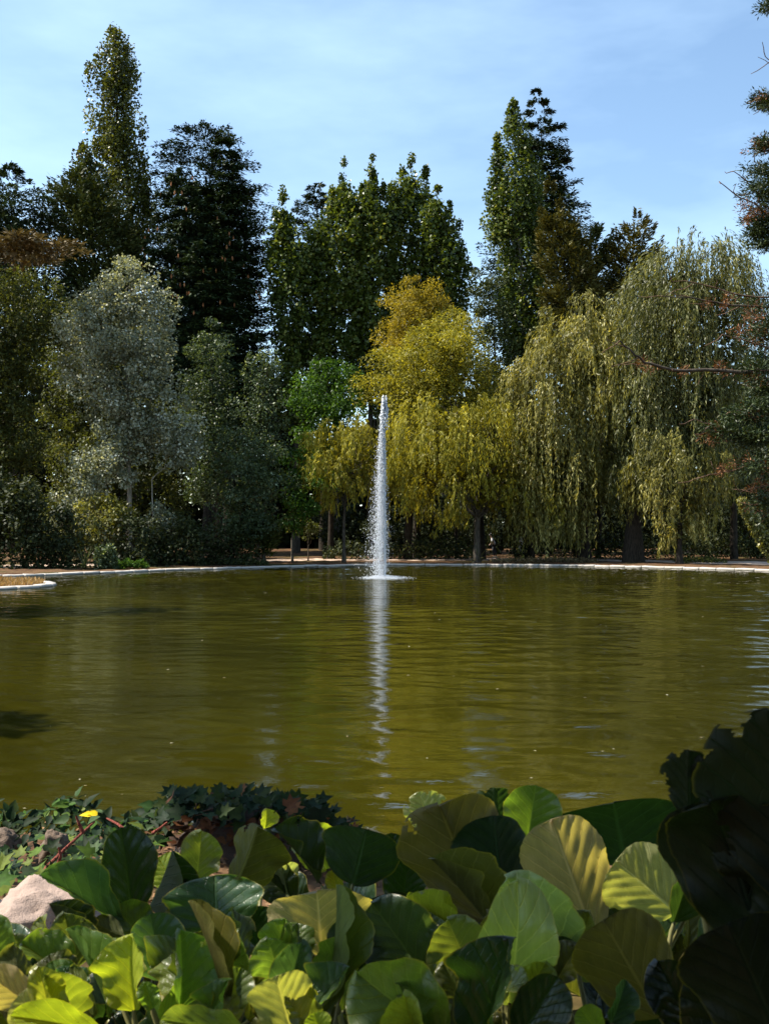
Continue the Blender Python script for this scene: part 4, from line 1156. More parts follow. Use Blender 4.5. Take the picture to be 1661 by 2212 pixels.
for i in range(14):
    tb = Tubes()
    a = W(random.uniform(370, 760), random.uniform(1760, 1800), 5.2)
    b_ = a + Vector((random.uniform(-.15, .15), -.1, random.uniform(.02, .12)))
    tb.add(curve_pts(a, b_, 5, .03, .01), [.006, .005, .004, .003, .002], 5)
    place('stem', tb.mesh('stem', M['twig']), iv)
# dead leaf litter under the dark ivy
li = empty('leaf_litter', W(520, 1835, 5.0), 'reddish dead leaves caught on the boulder under the dark ivy', 'dead leaves')
for i in range(90):
    u = random.uniform(355, 640); v = random.uniform(1765, 1830)
    small_leaf(li, OVAL, on_bank(u, v, 5.0, .02), (random.gauss(0, .5), random.gauss(-.5, .4), 1), random.uniform(.04, .08), random.choice(BROWN))
# sunlit ivy at the left edge
ce = W(60, 1860, 4.4)
iv2 = empty('ivy_plant', (ce.x, ce.y, gz(ce.x, ce.y)), 'sunlit green ivy leaves trailing over the bank above the granite boulder', 'ivy')
for i in range(200):
    u = random.uniform(-20, 340); v = random.uniform(1800, 1925) if u < 120 else random.uniform(1790, 1880)
    d_ = 5.2 - (v - 1790) / 135 * 1.3
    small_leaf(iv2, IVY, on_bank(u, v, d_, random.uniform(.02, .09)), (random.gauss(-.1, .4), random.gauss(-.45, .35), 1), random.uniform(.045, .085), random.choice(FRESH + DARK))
# bramble with red stems
ce = W(180, 1800, 4.9)
br_ = empty('bramble', (ce.x, ce.y, gz(ce.x, ce.y)), 'bramble with reddish arching stems and mixed green leaves at the near water edge', 'bramble')
for i in range(285):
    u = random.uniform(-15, 352); base_v = 1740 + 20 * math.sin(u * .03) + (10 if u > 200 else 0)
    v = base_v + abs(random.gauss(0, 1)) * 38
    small_leaf(br_, OVAL, on_bank(u, v, 5.3 - (v - base_v) * .004 + random.uniform(-.15, .15), random.uniform(.02, .1)), (random.gauss(-.2, .6), random.gauss(-.5, .5), .9), random.uniform(.04, .085), random.choice(FRESH + DARK + DARK))
for pts in ([(75, 1925, 4.2), (100, 1875, 4.3), (140, 1835, 4.4), (180, 1798, 4.5), (205, 1775, 4.6)], [(180, 1798, 4.5), (172, 1780, 4.5), (165, 1762, 4.5)],
            [(310, 1820, 4.5), (280, 1800, 4.5), (255, 1780, 4.6), (232, 1768, 4.7)], [(125, 1870, 4.3), (132, 1850, 4.3), (128, 1830, 4.3)],
            [(330, 1800, 4.8), (345, 1790, 4.8), (362, 1776, 4.8)]):
    tb = Tubes(); P_ = [W(*q) for q in pts]
    tb.add(P_, np.linspace(.009, .004, len(P_)), 6); place('stem', tb.mesh('stem', M['redstem']), br_)
tw = (1, 0, .1)
lf = small_leaf(br_, OVAL, W(203, 1760, 4.6), (0, -.5, 1), .06, (.75, .55, .02), twist=(0, 1, .3)); lf['label'] = 'yellow leaf'
small_leaf(br_, OVAL, W(212, 1760, 4.6), (0.3, -.6, 1), .055, (.75, .55, .02), twist=(0, 1, .3))['label'] = 'yellow leaf'
# leaf litter and small stones below the ivy
k = 2600
X = rng.uniform(-2.2, .2, k); Y = rng.uniform(3.3, 6.0, k); Z = ground_z(X, Y) + rng.random(k) * .03
L = rng.uniform(.02, .06, k)
o = place('bank_litter', cloud_mesh('bank_litter', [(leaf_cloud(np.stack([X, Y, Z], 1), rng.normal(size=(k, 3)) * np.array([1, 1, .3]), rng.normal(size=(k, 3)) * .4 + np.array([0, 0, 1.0]), L, L * .5), rng.random(k))],
          foliage_mat('litter', (.05, .025, .012), (.17, .09, .045), (.35, .22, .12), .05, .9, .1)))
tag(o, 'brown dead leaf litter on the near bank under the ivy', 'leaf litter', kind='stuff')

# ---- broad-leaved bergenia
def bergenia_mesh(seed, cup=.25, fold=0.0, wave=.05, droop=.15, curl=0.0, bites=0, nv=6, k=3.2, twist=0.0, bow=0.0, bp=.45, S=40, T=30):
    r = np.random.default_rng(seed)
    sv = (1 - np.cos(np.linspace(0, math.pi, S))) / 2
    sv = 0.5 * sv + 0.5 * np.linspace(0, 1, S)
    tv = np.linspace(-1, 1, T)
    s_, t_ = np.meshgrid(sv, tv, indexing='ij')
    w = (s_ ** bp) * np.sqrt(np.clip(1 - s_ ** k, 0, 1)); w = w / w.max() * .5
    ph0 = r.uniform(0, 6)
    serr = 1 + .024 * np.abs(np.sin(s_ * 40 + ph0)) + .05 * np.sin(s_ * 8 + ph0 + t_ * 2) + .03 * np.sin(s_ * 17 + t_ * 3)
    x = s_ * 1.0
    y = t_ * w * serr
    ph = (s_ - .58 * np.abs(t_) * (w * 2) + .12 * (t_ * w * 2) ** 2) * nv
    q = np.abs(np.sin(math.pi * ph)) ** .7
    at = np.abs(t_)
    z = .032 * q * np.clip(at * 3, 0, 1) * (1 - .4 * at)
    z += (cup * 1.35 + .06) * (y * 2) ** 2 * .5 - droop * (s_ - .35) ** 2 + fold * np.abs(y) * 1.2
    z += wave * 1.35 * at ** 2.5 * np.sin(s_ * 11 + ph0 + np.sign(t_) * 1.3) * .6 + wave * .35 * at ** 2 * np.sin(s_ * 23 + ph0)
    z -= .02 * np.exp(-(t_ / .06) ** 2)
    z += curl * np.clip(s_ - .65, 0, 1) ** 2 * 3
    tw = twist * (s_ - .2)
    y2 = y * np.cos(tw) - z * np.sin(tw); z2 = y * np.sin(tw) + z * np.cos(tw)
    y2 = y2 + bow * s_ * s_
    V = np.stack([x, y2, z2], -1).reshape(-1, 3)
    i_ = (np.arange(S - 1)[:, None] * T + np.arange(T - 1)[None]).ravel()
    Fq = np.stack([i_, i_ + T, i_ + T + 1, i_ + 1], 1)
    if bites:
        cx = (s_.ravel()[Fq].mean(1)); cy = (y.ravel()[Fq].mean(1)); keep = np.ones(len(Fq), bool)
        for b_ in range(bites):
            bs = r.uniform(.35, .98); sgn = r.choice([-1, 1]); br = r.uniform(.03, .09)
            bw = np.interp(bs, sv, (w / 1)[:, 0]) * sgn * r.uniform(.75, 1.05)
            keep &= np.hypot(cx - bs, cy - bw) > br * (1 + .3 * np.sin(np.arctan2(cy - bw, cx - bs) * 5 + b_))
        Fq = Fq[keep]
    uv = np.stack([s_.ravel(), (t_ * w * 2).ravel(), at.ravel()], 1)
    return mesh_np('bergenia_leaf', V, Fq, M['berg'], smooth=True, uv=uv)

m, n, l = new_mat('bergenia_leaf')
out = n.new('ShaderNodeOutputMaterial')
at = N(n, 'ShaderNodeAttribute', attribute_name='st')
sp = n.new('ShaderNodeSeparateXYZ'); l.new(at.outputs['Vector'], sp.inputs[0])
oi = n.new('ShaderNodeObjectInfo')
vs = N(n, 'ShaderNodeVectorMath', operation='MULTIPLY_ADD'); vs.inputs[1].default_value = (1, 1, 0)
cmb = n.new('ShaderNodeCombineXYZ'); rnd = math_node(n, l, 'MULTIPLY', oi.outputs['Random'], 30.0)
l.new(rnd, cmb.inputs[0]); l.new(rnd, cmb.inputs[2])
l.new(at.outputs['Vector'], vs.inputs[0]); l.new(cmb.outputs[0], vs.inputs[2])
nzs = n.new('ShaderNodeTexNoise'); nzs.inputs['Scale'].default_value = 5; nzs.inputs['Detail'].default_value = 2; l.new(vs.outputs[0], nzs.inputs['Vector'])
av = math_node(n, l, 'ABSOLUTE', sp.outputs['Y'])
ph = math_node(n, l, 'MULTIPLY_ADD', av, -.58, sp.outputs['X'])
ph = math_node(n, l, 'ADD', ph, math_node(n, l, 'MULTIPLY', math_node(n, l, 'MULTIPLY', av, av), .12))
ph = math_node(n, l, 'MULTIPLY', ph, 6.0)
ph = math_node(n, l, 'ADD', ph, math_node(n, l, 'MULTIPLY_ADD', nzs.outputs['Fac'], .22, -.11))
fr = math_node(n, l, 'FRACT', ph)
tri = math_node(n, l, 'MULTIPLY', math_node(n, l, 'ABSOLUTE', math_node(n, l, 'SUBTRACT', fr, .5)), 2.0)
wid = math_node(n, l, 'MULTIPLY_ADD', av, .06, .84)     # finer towards the margin
lat = N(n, 'ShaderNodeMapRange'); lat.interpolation_type = 'SMOOTHSTEP'
l.new(tri, lat.inputs['Value']); l.new(wid, lat.inputs['From Min']); lat.inputs['From Max'].default_value = 1.0
mid = N(n, 'ShaderNodeMapRange'); mid.interpolation_type = 'SMOOTHSTEP'
l.new(av, mid.inputs['Value']); mid.inputs['From Min'].default_value = .0
l.new(math_node(n, l, 'MULTIPLY_ADD', sp.outputs['X'], -.055, .08), mid.inputs['From Max'])
mid.inputs['To Min'].default_value = 1; mid.inputs['To Max'].default_value = 0
vor = N(n, 'ShaderNodeTexVoronoi', feature='DISTANCE_TO_EDGE'); vor.inputs['Scale'].default_value = 11
l.new(vs.outputs[0], vor.inputs['Vector'])
net = N(n, 'ShaderNodeMapRange'); net.interpolation_type = 'SMOOTHSTEP'
l.new(vor.outputs['Distance'], net.inputs['Value']); net.inputs['From Min'].default_value = 0; net.inputs['From Max'].default_value = .09
net.inputs['To Min'].default_value = 1; net.inputs['To Max'].default_value = 0
# side veinlets that leave the lateral veins towards the tip
ph2 = math_node(n, l, 'MULTIPLY', math_node(n, l, 'MULTIPLY_ADD', sp.outputs['X'], .25, av), 6.0)
ph2 = math_node(n, l, 'ADD', ph2, math_node(n, l, 'MULTIPLY', nzs.outputs['Fac'], 1.4))
tri2 = math_node(n, l, 'MULTIPLY', math_node(n, l, 'ABSOLUTE', math_node(n, l, 'SUBTRACT', math_node(n, l, 'FRACT', ph2), .5)), 2.0)
la2 = N(n, 'ShaderNodeMapRange'); la2.interpolation_type = 'SMOOTHSTEP'; l.new(tri2, la2.inputs['Value'])
la2.inputs['From Min'].default_value = .84; la2.inputs['From Max'].default_value = 1.0; la2.inputs['To Max'].default_value = .2
vein = math_node(n, l, 'MAXIMUM', math_node(n, l, 'MAXIMUM', lat.outputs[0], la2.outputs[0]), mid.outputs[0])
vall = math_node(n, l, 'MAXIMUM', vein, math_node(n, l, 'MULTIPLY', net.outputs[0], .05))
nb = n.new('ShaderNodeTexNoise'); nb.inputs['Scale'].default_value = 3.5; nb.inputs['Detail'].default_value = 6; nb.inputs['Roughness'].default_value = .6
l.new(vs.outputs[0], nb.inputs['Vector'])
def mixc(f, a, b_, bt='MIX'):
    x = n.new('ShaderNodeMix'); x.data_type = 'RGBA'; x.blend_type = bt
    for s_, i_ in ((f, 0), (a, 6), (b_, 7)):
        if isinstance(s_, (int, float)): x.inputs[i_].default_value = s_
        elif isinstance(s_, tuple): x.inputs[i_].default_value = (*s_, 1)
        else: l.new(s_, x.inputs[i_])
    return x.outputs[2]
mott = ramp(n, l, nb.outputs['Fac'], [(.3, (.68, .72, .7)), (.7, (1.25, 1.2, 1.1))])
topc = mixc(1.0, oi.outputs['Color'], mott, 'MULTIPLY')
topc = mixc(math_node(n, l, 'MULTIPLY', vall, .75), topc, mixc(1.0, oi.outputs['Color'], (2.6, 2.2, 2.4), 'MULTIPLY'))
# old leaves go yellow and red at the very rim
rim = N(n, 'ShaderNodeMapRange'); rim.interpolation_type = 'SMOOTHSTEP'
l.new(math_node(n, l, 'MULTIPLY_ADD', nb.outputs['Fac'], .06, sp.outputs['Z']), rim.inputs['Value']); rim.inputs['From Min'].default_value = .975; rim.inputs['From Max'].default_value = 1.03
topc = mixc(math_node(n, l, 'MULTIPLY', rim.outputs[0], .6), topc, (.33, .26, .03))
spot = N(n, 'ShaderNodeMapRange'); l.new(nb.outputs['Fac'], spot.inputs['Value']); spot.inputs['From Min'].default_value = .735; spot.inputs['From Max'].default_value = .76
topc = mixc(spot.outputs[0], topc, (.16, .035, .02))
und = mixc(.02, oi.outputs['Color'], (.30, .27, .12))
und = mixc(1.0, und, mott, 'MULTIPLY')
und = mixc(math_node(n, l, 'MULTIPLY', vall, .85), und, mixc(1.0, oi.outputs['Color'], (2.4, 2.4, 2.6), 'MULTIPLY'))
geo = n.new('ShaderNodeNewGeometry')
colr = mixc(geo.outputs['Backfacing'], topc, und)
hgt = math_node(n, l, 'MULTIPLY_ADD', vall, -.8, math_node(n, l, 'MULTIPLY', nb.outputs['Fac'], .25))
fs = math_node(n, l, 'MULTIPLY', hgt, math_node(n, l, 'MULTIPLY_ADD', geo.outputs['Backfacing'], -2.0, 1.0))
bmp = n.new('ShaderNodeBump'); bmp.inputs['Strength'].default_value = 1.0; bmp.inputs['Distance'].default_value = .0035
l.new(fs, bmp.inputs['Height'])
p = n.new('ShaderNodeBsdfPrincipled')
l.new(colr, p.inputs['Base Color']); l.new(bmp.outputs[0], p.inputs['Normal'])
l.new(math_node(n, l, 'MULTIPLY_ADD', geo.outputs['Backfacing'], .28, .30), p.inputs['Roughness'])
l.new(math_node(n, l, 'MULTIPLY_ADD', geo.outputs['Backfacing'], -.38, .58), p.inputs['Specular IOR Level'])
t = n.new('ShaderNodeBsdfTranslucent')
l.new(mixc(1.0, mixc(.5, topc, oi.outputs['Color']), (1.9, 1.9, .55), 'MULTIPLY'), t.inputs['Color'])
ms = n.new('ShaderNodeMixShader'); ms.inputs[0].default_value = .46
l.new(p.outputs[0], ms.inputs[1]); l.new(t.outputs[0], ms.inputs[2]); l.new(ms.outputs[0], out.inputs[0])
M['berg'] = m

BM = {
    'round': bergenia_mesh(1, .22, 0, .05, .12, k=3.4),
    'round2': bergenia_mesh(2, .15, .05, .07, .2, k=3.8, bites=2),
    'cup': bergenia_mesh(3, .5, .1, .06, .1, k=3.0),
    'fold': bergenia_mesh(4, .2, .9, .08, .15, k=2.8),
    'halffold': bergenia_mesh(5, .15, .38, .10, .2, k=2.8, bites=1, bp=.55),
    'long': bergenia_mesh(6, .2, .18, .06, .2, k=2.2, bow=.08, bp=.7),
    'twist': bergenia_mesh(7, .2, .7, .10, .1, k=2.4, twist=1.2, bow=-.12, bites=1),
    'curl': bergenia_mesh(8, .12, 0, .06, .25, k=3.6, curl=-.6),
    'bitten': bergenia_mesh(9, .1, 0.05, .05, .15, k=3.6, bites=7),
    'wavy': bergenia_mesh(10, .15, .1, .16, .2, k=3.2),
    'fan': bergenia_mesh(12, .3, 0, .07, .15, k=3.0, bp=.26),
    'fan2': bergenia_mesh(13, .42, .05, .10, .3, k=2.8, bp=.3, bites=1),
    'flop': bergenia_mesh(11, .25, 0, .09, .5, k=3.0),
}
G1 = (.080, .120, .024); G2 = (.12, .175, .032); LIME = (.19, .24, .03); BLUE = (.040, .078, .032); DK = (.016, .034, .010); OLV = (.072, .078, .020); PALE = (.26, .29, .11); YEL = (.26, .27, .03); KH = (.31, .25, .115)  # DK: dark green with deep shade put into the leaf colour
# base u,v  tip u,v  width  distance (None: from base)  dtip (tip nearer -, farther +)  roll deg  side  mesh  colour
HERO = [
 (288, 1978, 264, 1788, 108, 2.62, .00, 10, 't', 'round', DK), (266, 2000, 99, 1877, 84, 2.5, -.06, 35, 't', 'long', BLUE),
 (470, 2012, 462, 1890, 190, 2.42, .04, -10, 't', 'fan2', BLUE), (425, 1905, 437, 1797, 80, 2.85, .0, 10, 't', 'wavy', G2),
 (504, 1925, 563, 1785, 122, 2.75, .02, -25, 'u', 'halffold', OLV), (573, 1790, 578, 1747, 40, 3.1, .0, 30, 't', 'halffold', LIME),
 (382, 1915, 342, 1852, 74, 2.95, .02, 0, 't', 'round', LIME), (324, 1960, 378, 1840, 56, 2.72, 0, 50, 't', 'fold', DK),
 (12, 2112, 28, 2020, 96, 2.2, .0, 20, 't', 'round2', G1), (165, 2125, 50, 2032, 78, 2.12, 0, 25, 't', 'halffold', G1),
 (-25, 2098, 114, 2106, 36, 2.06, -.04, 40, 't', 'long', BLUE), (290, 2186, 280, 2020, 100, 1.95, .02, -30, 't', 'halffold', YEL),
 (389, 2184, 398, 2011, 98, 1.9, .0, 35, 't', 'halffold', G1), (440, 2172, 462, 2020, 78, 1.97, .04, 0, 't', 'wavy', LIME),
 (493, 2180, 424, 1940, 44, 1.85, .05, 40, 't', 'long', OLV), (225, 2230, 28, 2186, 60, 1.72, -.05, 10, 't', 'long', LIME),
 (545, 2240, 350, 2200, 62, 1.7, -.02, 10, 't', 'wavy', G2), (245, 2195, 158, 1998, 56, 2.0, .05, 40, 't', 'long', G1),
 (150, 2055, 112, 1950, 42, 2.35, 0, 50, 't', 'fold', DK), (268, 2022, 200, 1998, 60, 2.4, 0, 10, 'u', 'long', OLV),
 (352, 2118, 325, 1975, 112, 2.2, .0, 5, 't', 'round', BLUE), (242, 1955, 212, 1900, 52, 2.9, 0, 0, 'u', 'round', PALE),
 (90, 2180, -30, 2115, 84, 1.9, -.03, 0, 'u', 'long', KH), (330, 2180, 314, 2122, 42, 1.9, 0, 0, 't', 'wavy', G2),
 (120, 2235, 40, 2150, 90, 1.78, 0, 10, 'u', 'round', KH), (190, 2160, 95, 2090, 66, 2.0, 0, 20, 't', 'round', G1),
 (605, 2122, 582, 2034, 118, 2.02, -.03, 5, 't', 'fan2', G2), (694, 2062, 684, 1920, 205, 2.3, -.02, 0, 'u', 'fan', KH),
 (700, 2200, 748, 1912, 54, 2.0, .1, 45, 't', 'long', G1), (708, 1880, 660, 1788, 96, 2.85, .02, 15, 't', 'wavy', LIME),
 (762, 1912, 792, 1790, 160, 2.65, .0, 0, 'u', 'round', DK), (915, 2104, 805, 1952, 150, 2.15, .0, 5, 't', 'fan', BLUE),
 (740, 2130, 768, 1985, 96, 2.1, .03, 0, 'u', 'round', DK), (632, 2240, 596, 2106, 126, 1.78, -.02, 0, 'u', 'round', PALE),
 (965, 2250, 772, 2106, 180, 1.7, .0, -8, 't', 'wavy', G2), (980, 2000, 876, 1942, 40, 2.3, -.02, 30, 't', 'twist', LIME),
 (622, 1935, 606, 1866, 66, 2.95, 0, 0, 'u', 'halffold', PALE), (730, 1930, 716, 1880, 36, 2.8, 0, 0, 't', 'round', LIME),
 (925, 2092, 938, 2035, 56, 2.25, 0, 0, 't', 'wavy', BLUE), (690, 1905, 600, 1783, 92, 2.78, 0, 50, 't', 'halffold', DK),
 (695, 2240, 678, 2188, 56, 1.7, 0, 0, 't', 'round', LIME),
 (935, 1792, 903, 1712, 84, 3.05, 0, 5, 't', 'bitten', PALE), (1045, 1985, 945, 1733, 212, 2.55, .0, 0, 'u', 'halffold', OLV),
 (1085, 1940, 1062, 1762, 160, 2.5, .05, 20, 'u', 'round', DK), (1045, 1982, 935, 1850, 54, 2.4, 0, 35, 't', 'fold', OLV),
 (1075, 1795, 1068, 1700, 96, 3.0, 0, 0, 'u', 'bitten', DK), (1140, 1812, 1156, 1698, 112, 2.95, -.03, 0, 't', 'round', G1),
 (1280, 2020, 1188, 1768, 166, 2.45, .0, 0, 'u', 'round', KH), (1462, 1972, 1328, 1858, 152, 2.4, .0, 0, 'u', 'round', KH),
 (1350, 1870, 1322, 1720, 262, 2.9, .0, 0, 'u', 'curl', DK), (1195, 2065, 1098, 1902, 160, 2.25, -.05, 5, 't', 'fan', PALE),
 (1100, 2175, 1128, 1948, 152, 2.0, -.06, 12, 't', 'curl', PALE), (1015, 2100, 968, 1990, 132, 2.1, -.03, 0, 't', 'fan', G2),
 (1045, 2250, 1098, 2028, 134, 1.75, .0, -35, 't', 'halffold', DK), (1118, 2250, 1205, 2112, 108, 1.7, .0, 10, 't', 'round', DK),
 (1425, 2200, 1300, 1985, 190, 1.95, .0, 0, 'u', 'round', OLV), (1455, 1995, 1502, 1848, 82, 2.2, 0, 20, 't', 'halffold', DK),
 (1500, 2225, 1425, 2080, 124, 1.8, 0, 10, 't', 'wavy', DK), (1295, 2235, 1252, 2178, 60, 1.75, 0, 0, 't', 'round', G2),
 (1000, 2168, 958, 2082, 66, 1.95, 0, 0, 't', 'wavy', OLV), (1195, 2110, 1235, 2030, 80, 2.2, 0, 0, 't', 'round', BLUE),
 (860, 2060, 830, 1930, 110, 2.6, 0, 0, 'u', 'round', DK), (1230, 2060, 1190, 1960, 80, 2.5, 0, 0, 'u', 'round', DK),
 (480, 2215, 520, 2090, 80, 1.9, .03, 0, 't', 'round', G1), (560, 2200, 545, 2110, 60, 1.95, 0, 30, 't', 'halffold', OLV),
 (870, 1960, 880, 1850, 90, 2.75, 0, 0, 't', 'round', DK), (640, 1950, 560, 1880, 80, 2.95, 0, 10, 't', 'wavy', DK), (420, 1990, 400, 1900, 80, 2.7, 0, 10, 't', 'round', DK),
 (330, 2050, 250, 1960, 90, 2.5, 0, 10, 't', 'wavy', G1), (560, 2060, 540, 1960, 100, 2.45, 0, 0, 't', 'round', DK), (1210, 1960, 1250, 1860, 90, 2.9, 0, 0, 't', 'round', DK), (1350, 2060, 1330, 1960, 90, 2.5, 0, 0, 't', 'round', DK),
 (850, 1905, 845, 1800, 60, 2.9, 0, 0, 't', 'round', DK), (1010, 1800, 1030, 1745, 60, 3.1, 0, 0, 'u', 'round', DK),
 # the tall leaves on the right, their black shade put into the colour
 (1655, 2080, 1530, 1690, 240, 1.50, .0, -5, 'u', 'curl', DK), (1740, 1960, 1650, 1525, 300, 1.42, .0, 10, 'u', 'bitten', DK),
 (1488, 1765, 1488, 1618, 105, 1.62, 0, 0, 'u', 'bitten', DK), (1560, 1760, 1545, 1620, 110, 1.6, 0, 0, 'u', 'bitten', DK),
 (1700, 2280, 1570, 1990, 260, 1.45, .0, 0, 'u', 'round', DK), (1580, 2010, 1475, 1740, 150, 1.6, .0, 0, 'u', 'round', DK),
 (1640, 2300, 1520, 2080, 200, 1.6, .0, 0, 't', 'round', DK), (1720, 2040, 1640, 1720, 220, 1.46, 0, 0, 'u', 'wavy', DK),
]
# plant crowns: leaves belong to the nearest one
CROWNS = [(60, 2.1, 'leafy bergenia at the bottom left corner under the granite boulder'), (250, 2.5, 'bergenia beside the granite boulder with one nearly black leaf'),
          (420, 2.0, 'bergenia with lime and folded leaves at the bottom left'), (560, 2.8, 'bergenia with half-shaded veined leaves below the dark ivy'),
          (660, 2.0, 'bergenia with a big khaki leaf underside facing the viewer'), (780, 2.7, 'bergenia with a broad black-shaded leaf left of the gap of water'),
          (900, 1.95, 'bergenia with a bright puckered leaf at the bottom middle'), (990, 2.8, 'bergenia with red-spotted bitten leaf and large olive leaf against the water'),
          (1110, 2.05, 'bergenia with overlapping pale round sunlit leaves'), (1150, 2.95, 'bergenia with a fan-shaped green leaf standing against the water'),
          (1270, 2.5, 'bergenia with a tall khaki veined leaf on the right'), (1400, 2.1, 'bergenia with dark olive leaf showing raised veins at the lower right'),
          (1620, 1.6, 'tall bergenia in deep shade at the right edge')]
plants = []
for (u, d_, lab) in CROWNS:
    x = (u - 830.5) / F * d_; z = gz(x, d_)
    plants.append((empty('bergenia_plant', (x, d_, z), lab, 'plant', 'bergenia plants along the near bank'), Vector((x, d_, z))))
m_pet = plain('petiole', (.16, .15, .05), .5)
def berg_leaf(B, Tp, Wd, roll, side, mesh, col, plant):
    X = (Tp - B); L = X.length; X.normalize()
    mid = (B + Tp) / 2
    Vw = (Vector((0, 0, EYE)) - mid).normalized()
    Z = (Vw - X * Vw.dot(X)).normalized()
    if side == 'u': Z = -Z
    Z = Matrix.Rotation(math.radians(roll), 3, X) @ Z
    Y = Z.cross(X)
    mw = Matrix((X * L, Y * Wd, Z * L)).transposed().to_4x4(); mw.translation = B
    o = place('leaf', BM[mesh], plant[0], mw)
    o.color = (*[c * random.uniform(.85, 1.15) for c in col], 1)
    # stalk
    root = plant[1] + Vector((random.gauss(0, .03), random.gauss(0, .03), 0))
    tb = Tubes(); m1 = B - X * L * .35
    pts = [B + X * L * .03, B - X * L * .12, m1.lerp(root, .35), root]
    tb.add(pts, [.0035, .005, .006, .007], 6)
    place('stalk', tb.mesh('stalk', m_pet), plant[0])
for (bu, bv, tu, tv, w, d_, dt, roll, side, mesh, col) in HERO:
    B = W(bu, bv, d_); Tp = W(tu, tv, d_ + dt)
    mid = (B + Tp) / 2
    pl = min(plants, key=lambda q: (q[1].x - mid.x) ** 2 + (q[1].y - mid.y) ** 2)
    if bu > 1470 and col is DK: col = (.007, .013, .005)  # right-edge leaves nearly black, deep shade put into the colour
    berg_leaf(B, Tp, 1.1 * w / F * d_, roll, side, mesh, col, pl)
rb = random.Random(31)
for i in range(52):
    bu, bv = rb.uniform(-20, 1330), rb.uniform(2070, 2250)
    Lp = rb.uniform(85, 135); an = rb.gauss(0, .55)
    tu, tv = bu + Lp * math.sin(an), bv - Lp * math.cos(an)
    d_ = 3.0 - (bv - 1800) / 420 * 1.3 + rb.uniform(.04, .2)
    B = W(bu, bv, d_); Tp = W(tu, tv, d_ + rb.uniform(-.08, .08)); mid = (B + Tp) / 2
    pl = min(plants, key=lambda q: (q[1].x - mid.x) ** 2 + (q[1].y - mid.y) ** 2)
    berg_leaf(B, Tp, rb.uniform(65, 110) / F * d_, rb.gauss(0, 30), rb.choice('tttu'), rb.choice(['fan', 'fan2', 'wavy', 'halffold', 'cup', 'round2']), rb.choice([G1, G1, G2, LIME, BLUE, OLV]), pl)
# lower leaves between them, darkened: the shade of the gaps is in their colour
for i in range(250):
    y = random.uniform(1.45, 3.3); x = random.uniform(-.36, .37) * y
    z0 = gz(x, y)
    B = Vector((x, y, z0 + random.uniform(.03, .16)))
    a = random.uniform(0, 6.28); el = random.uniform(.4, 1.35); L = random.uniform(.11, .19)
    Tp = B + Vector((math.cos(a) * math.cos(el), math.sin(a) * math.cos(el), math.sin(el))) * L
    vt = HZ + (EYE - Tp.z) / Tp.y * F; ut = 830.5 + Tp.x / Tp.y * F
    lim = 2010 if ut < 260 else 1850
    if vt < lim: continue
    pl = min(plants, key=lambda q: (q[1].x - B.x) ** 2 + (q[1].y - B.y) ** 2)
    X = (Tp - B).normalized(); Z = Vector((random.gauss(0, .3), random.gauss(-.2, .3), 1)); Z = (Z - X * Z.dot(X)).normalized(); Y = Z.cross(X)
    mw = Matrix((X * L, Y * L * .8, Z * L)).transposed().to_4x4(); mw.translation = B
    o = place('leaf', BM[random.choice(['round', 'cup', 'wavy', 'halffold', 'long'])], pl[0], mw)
    o.color = (*[c_ * .8 for c_ in random.choice([G1, BLUE, DK, DK, DK, OLV])], 1)

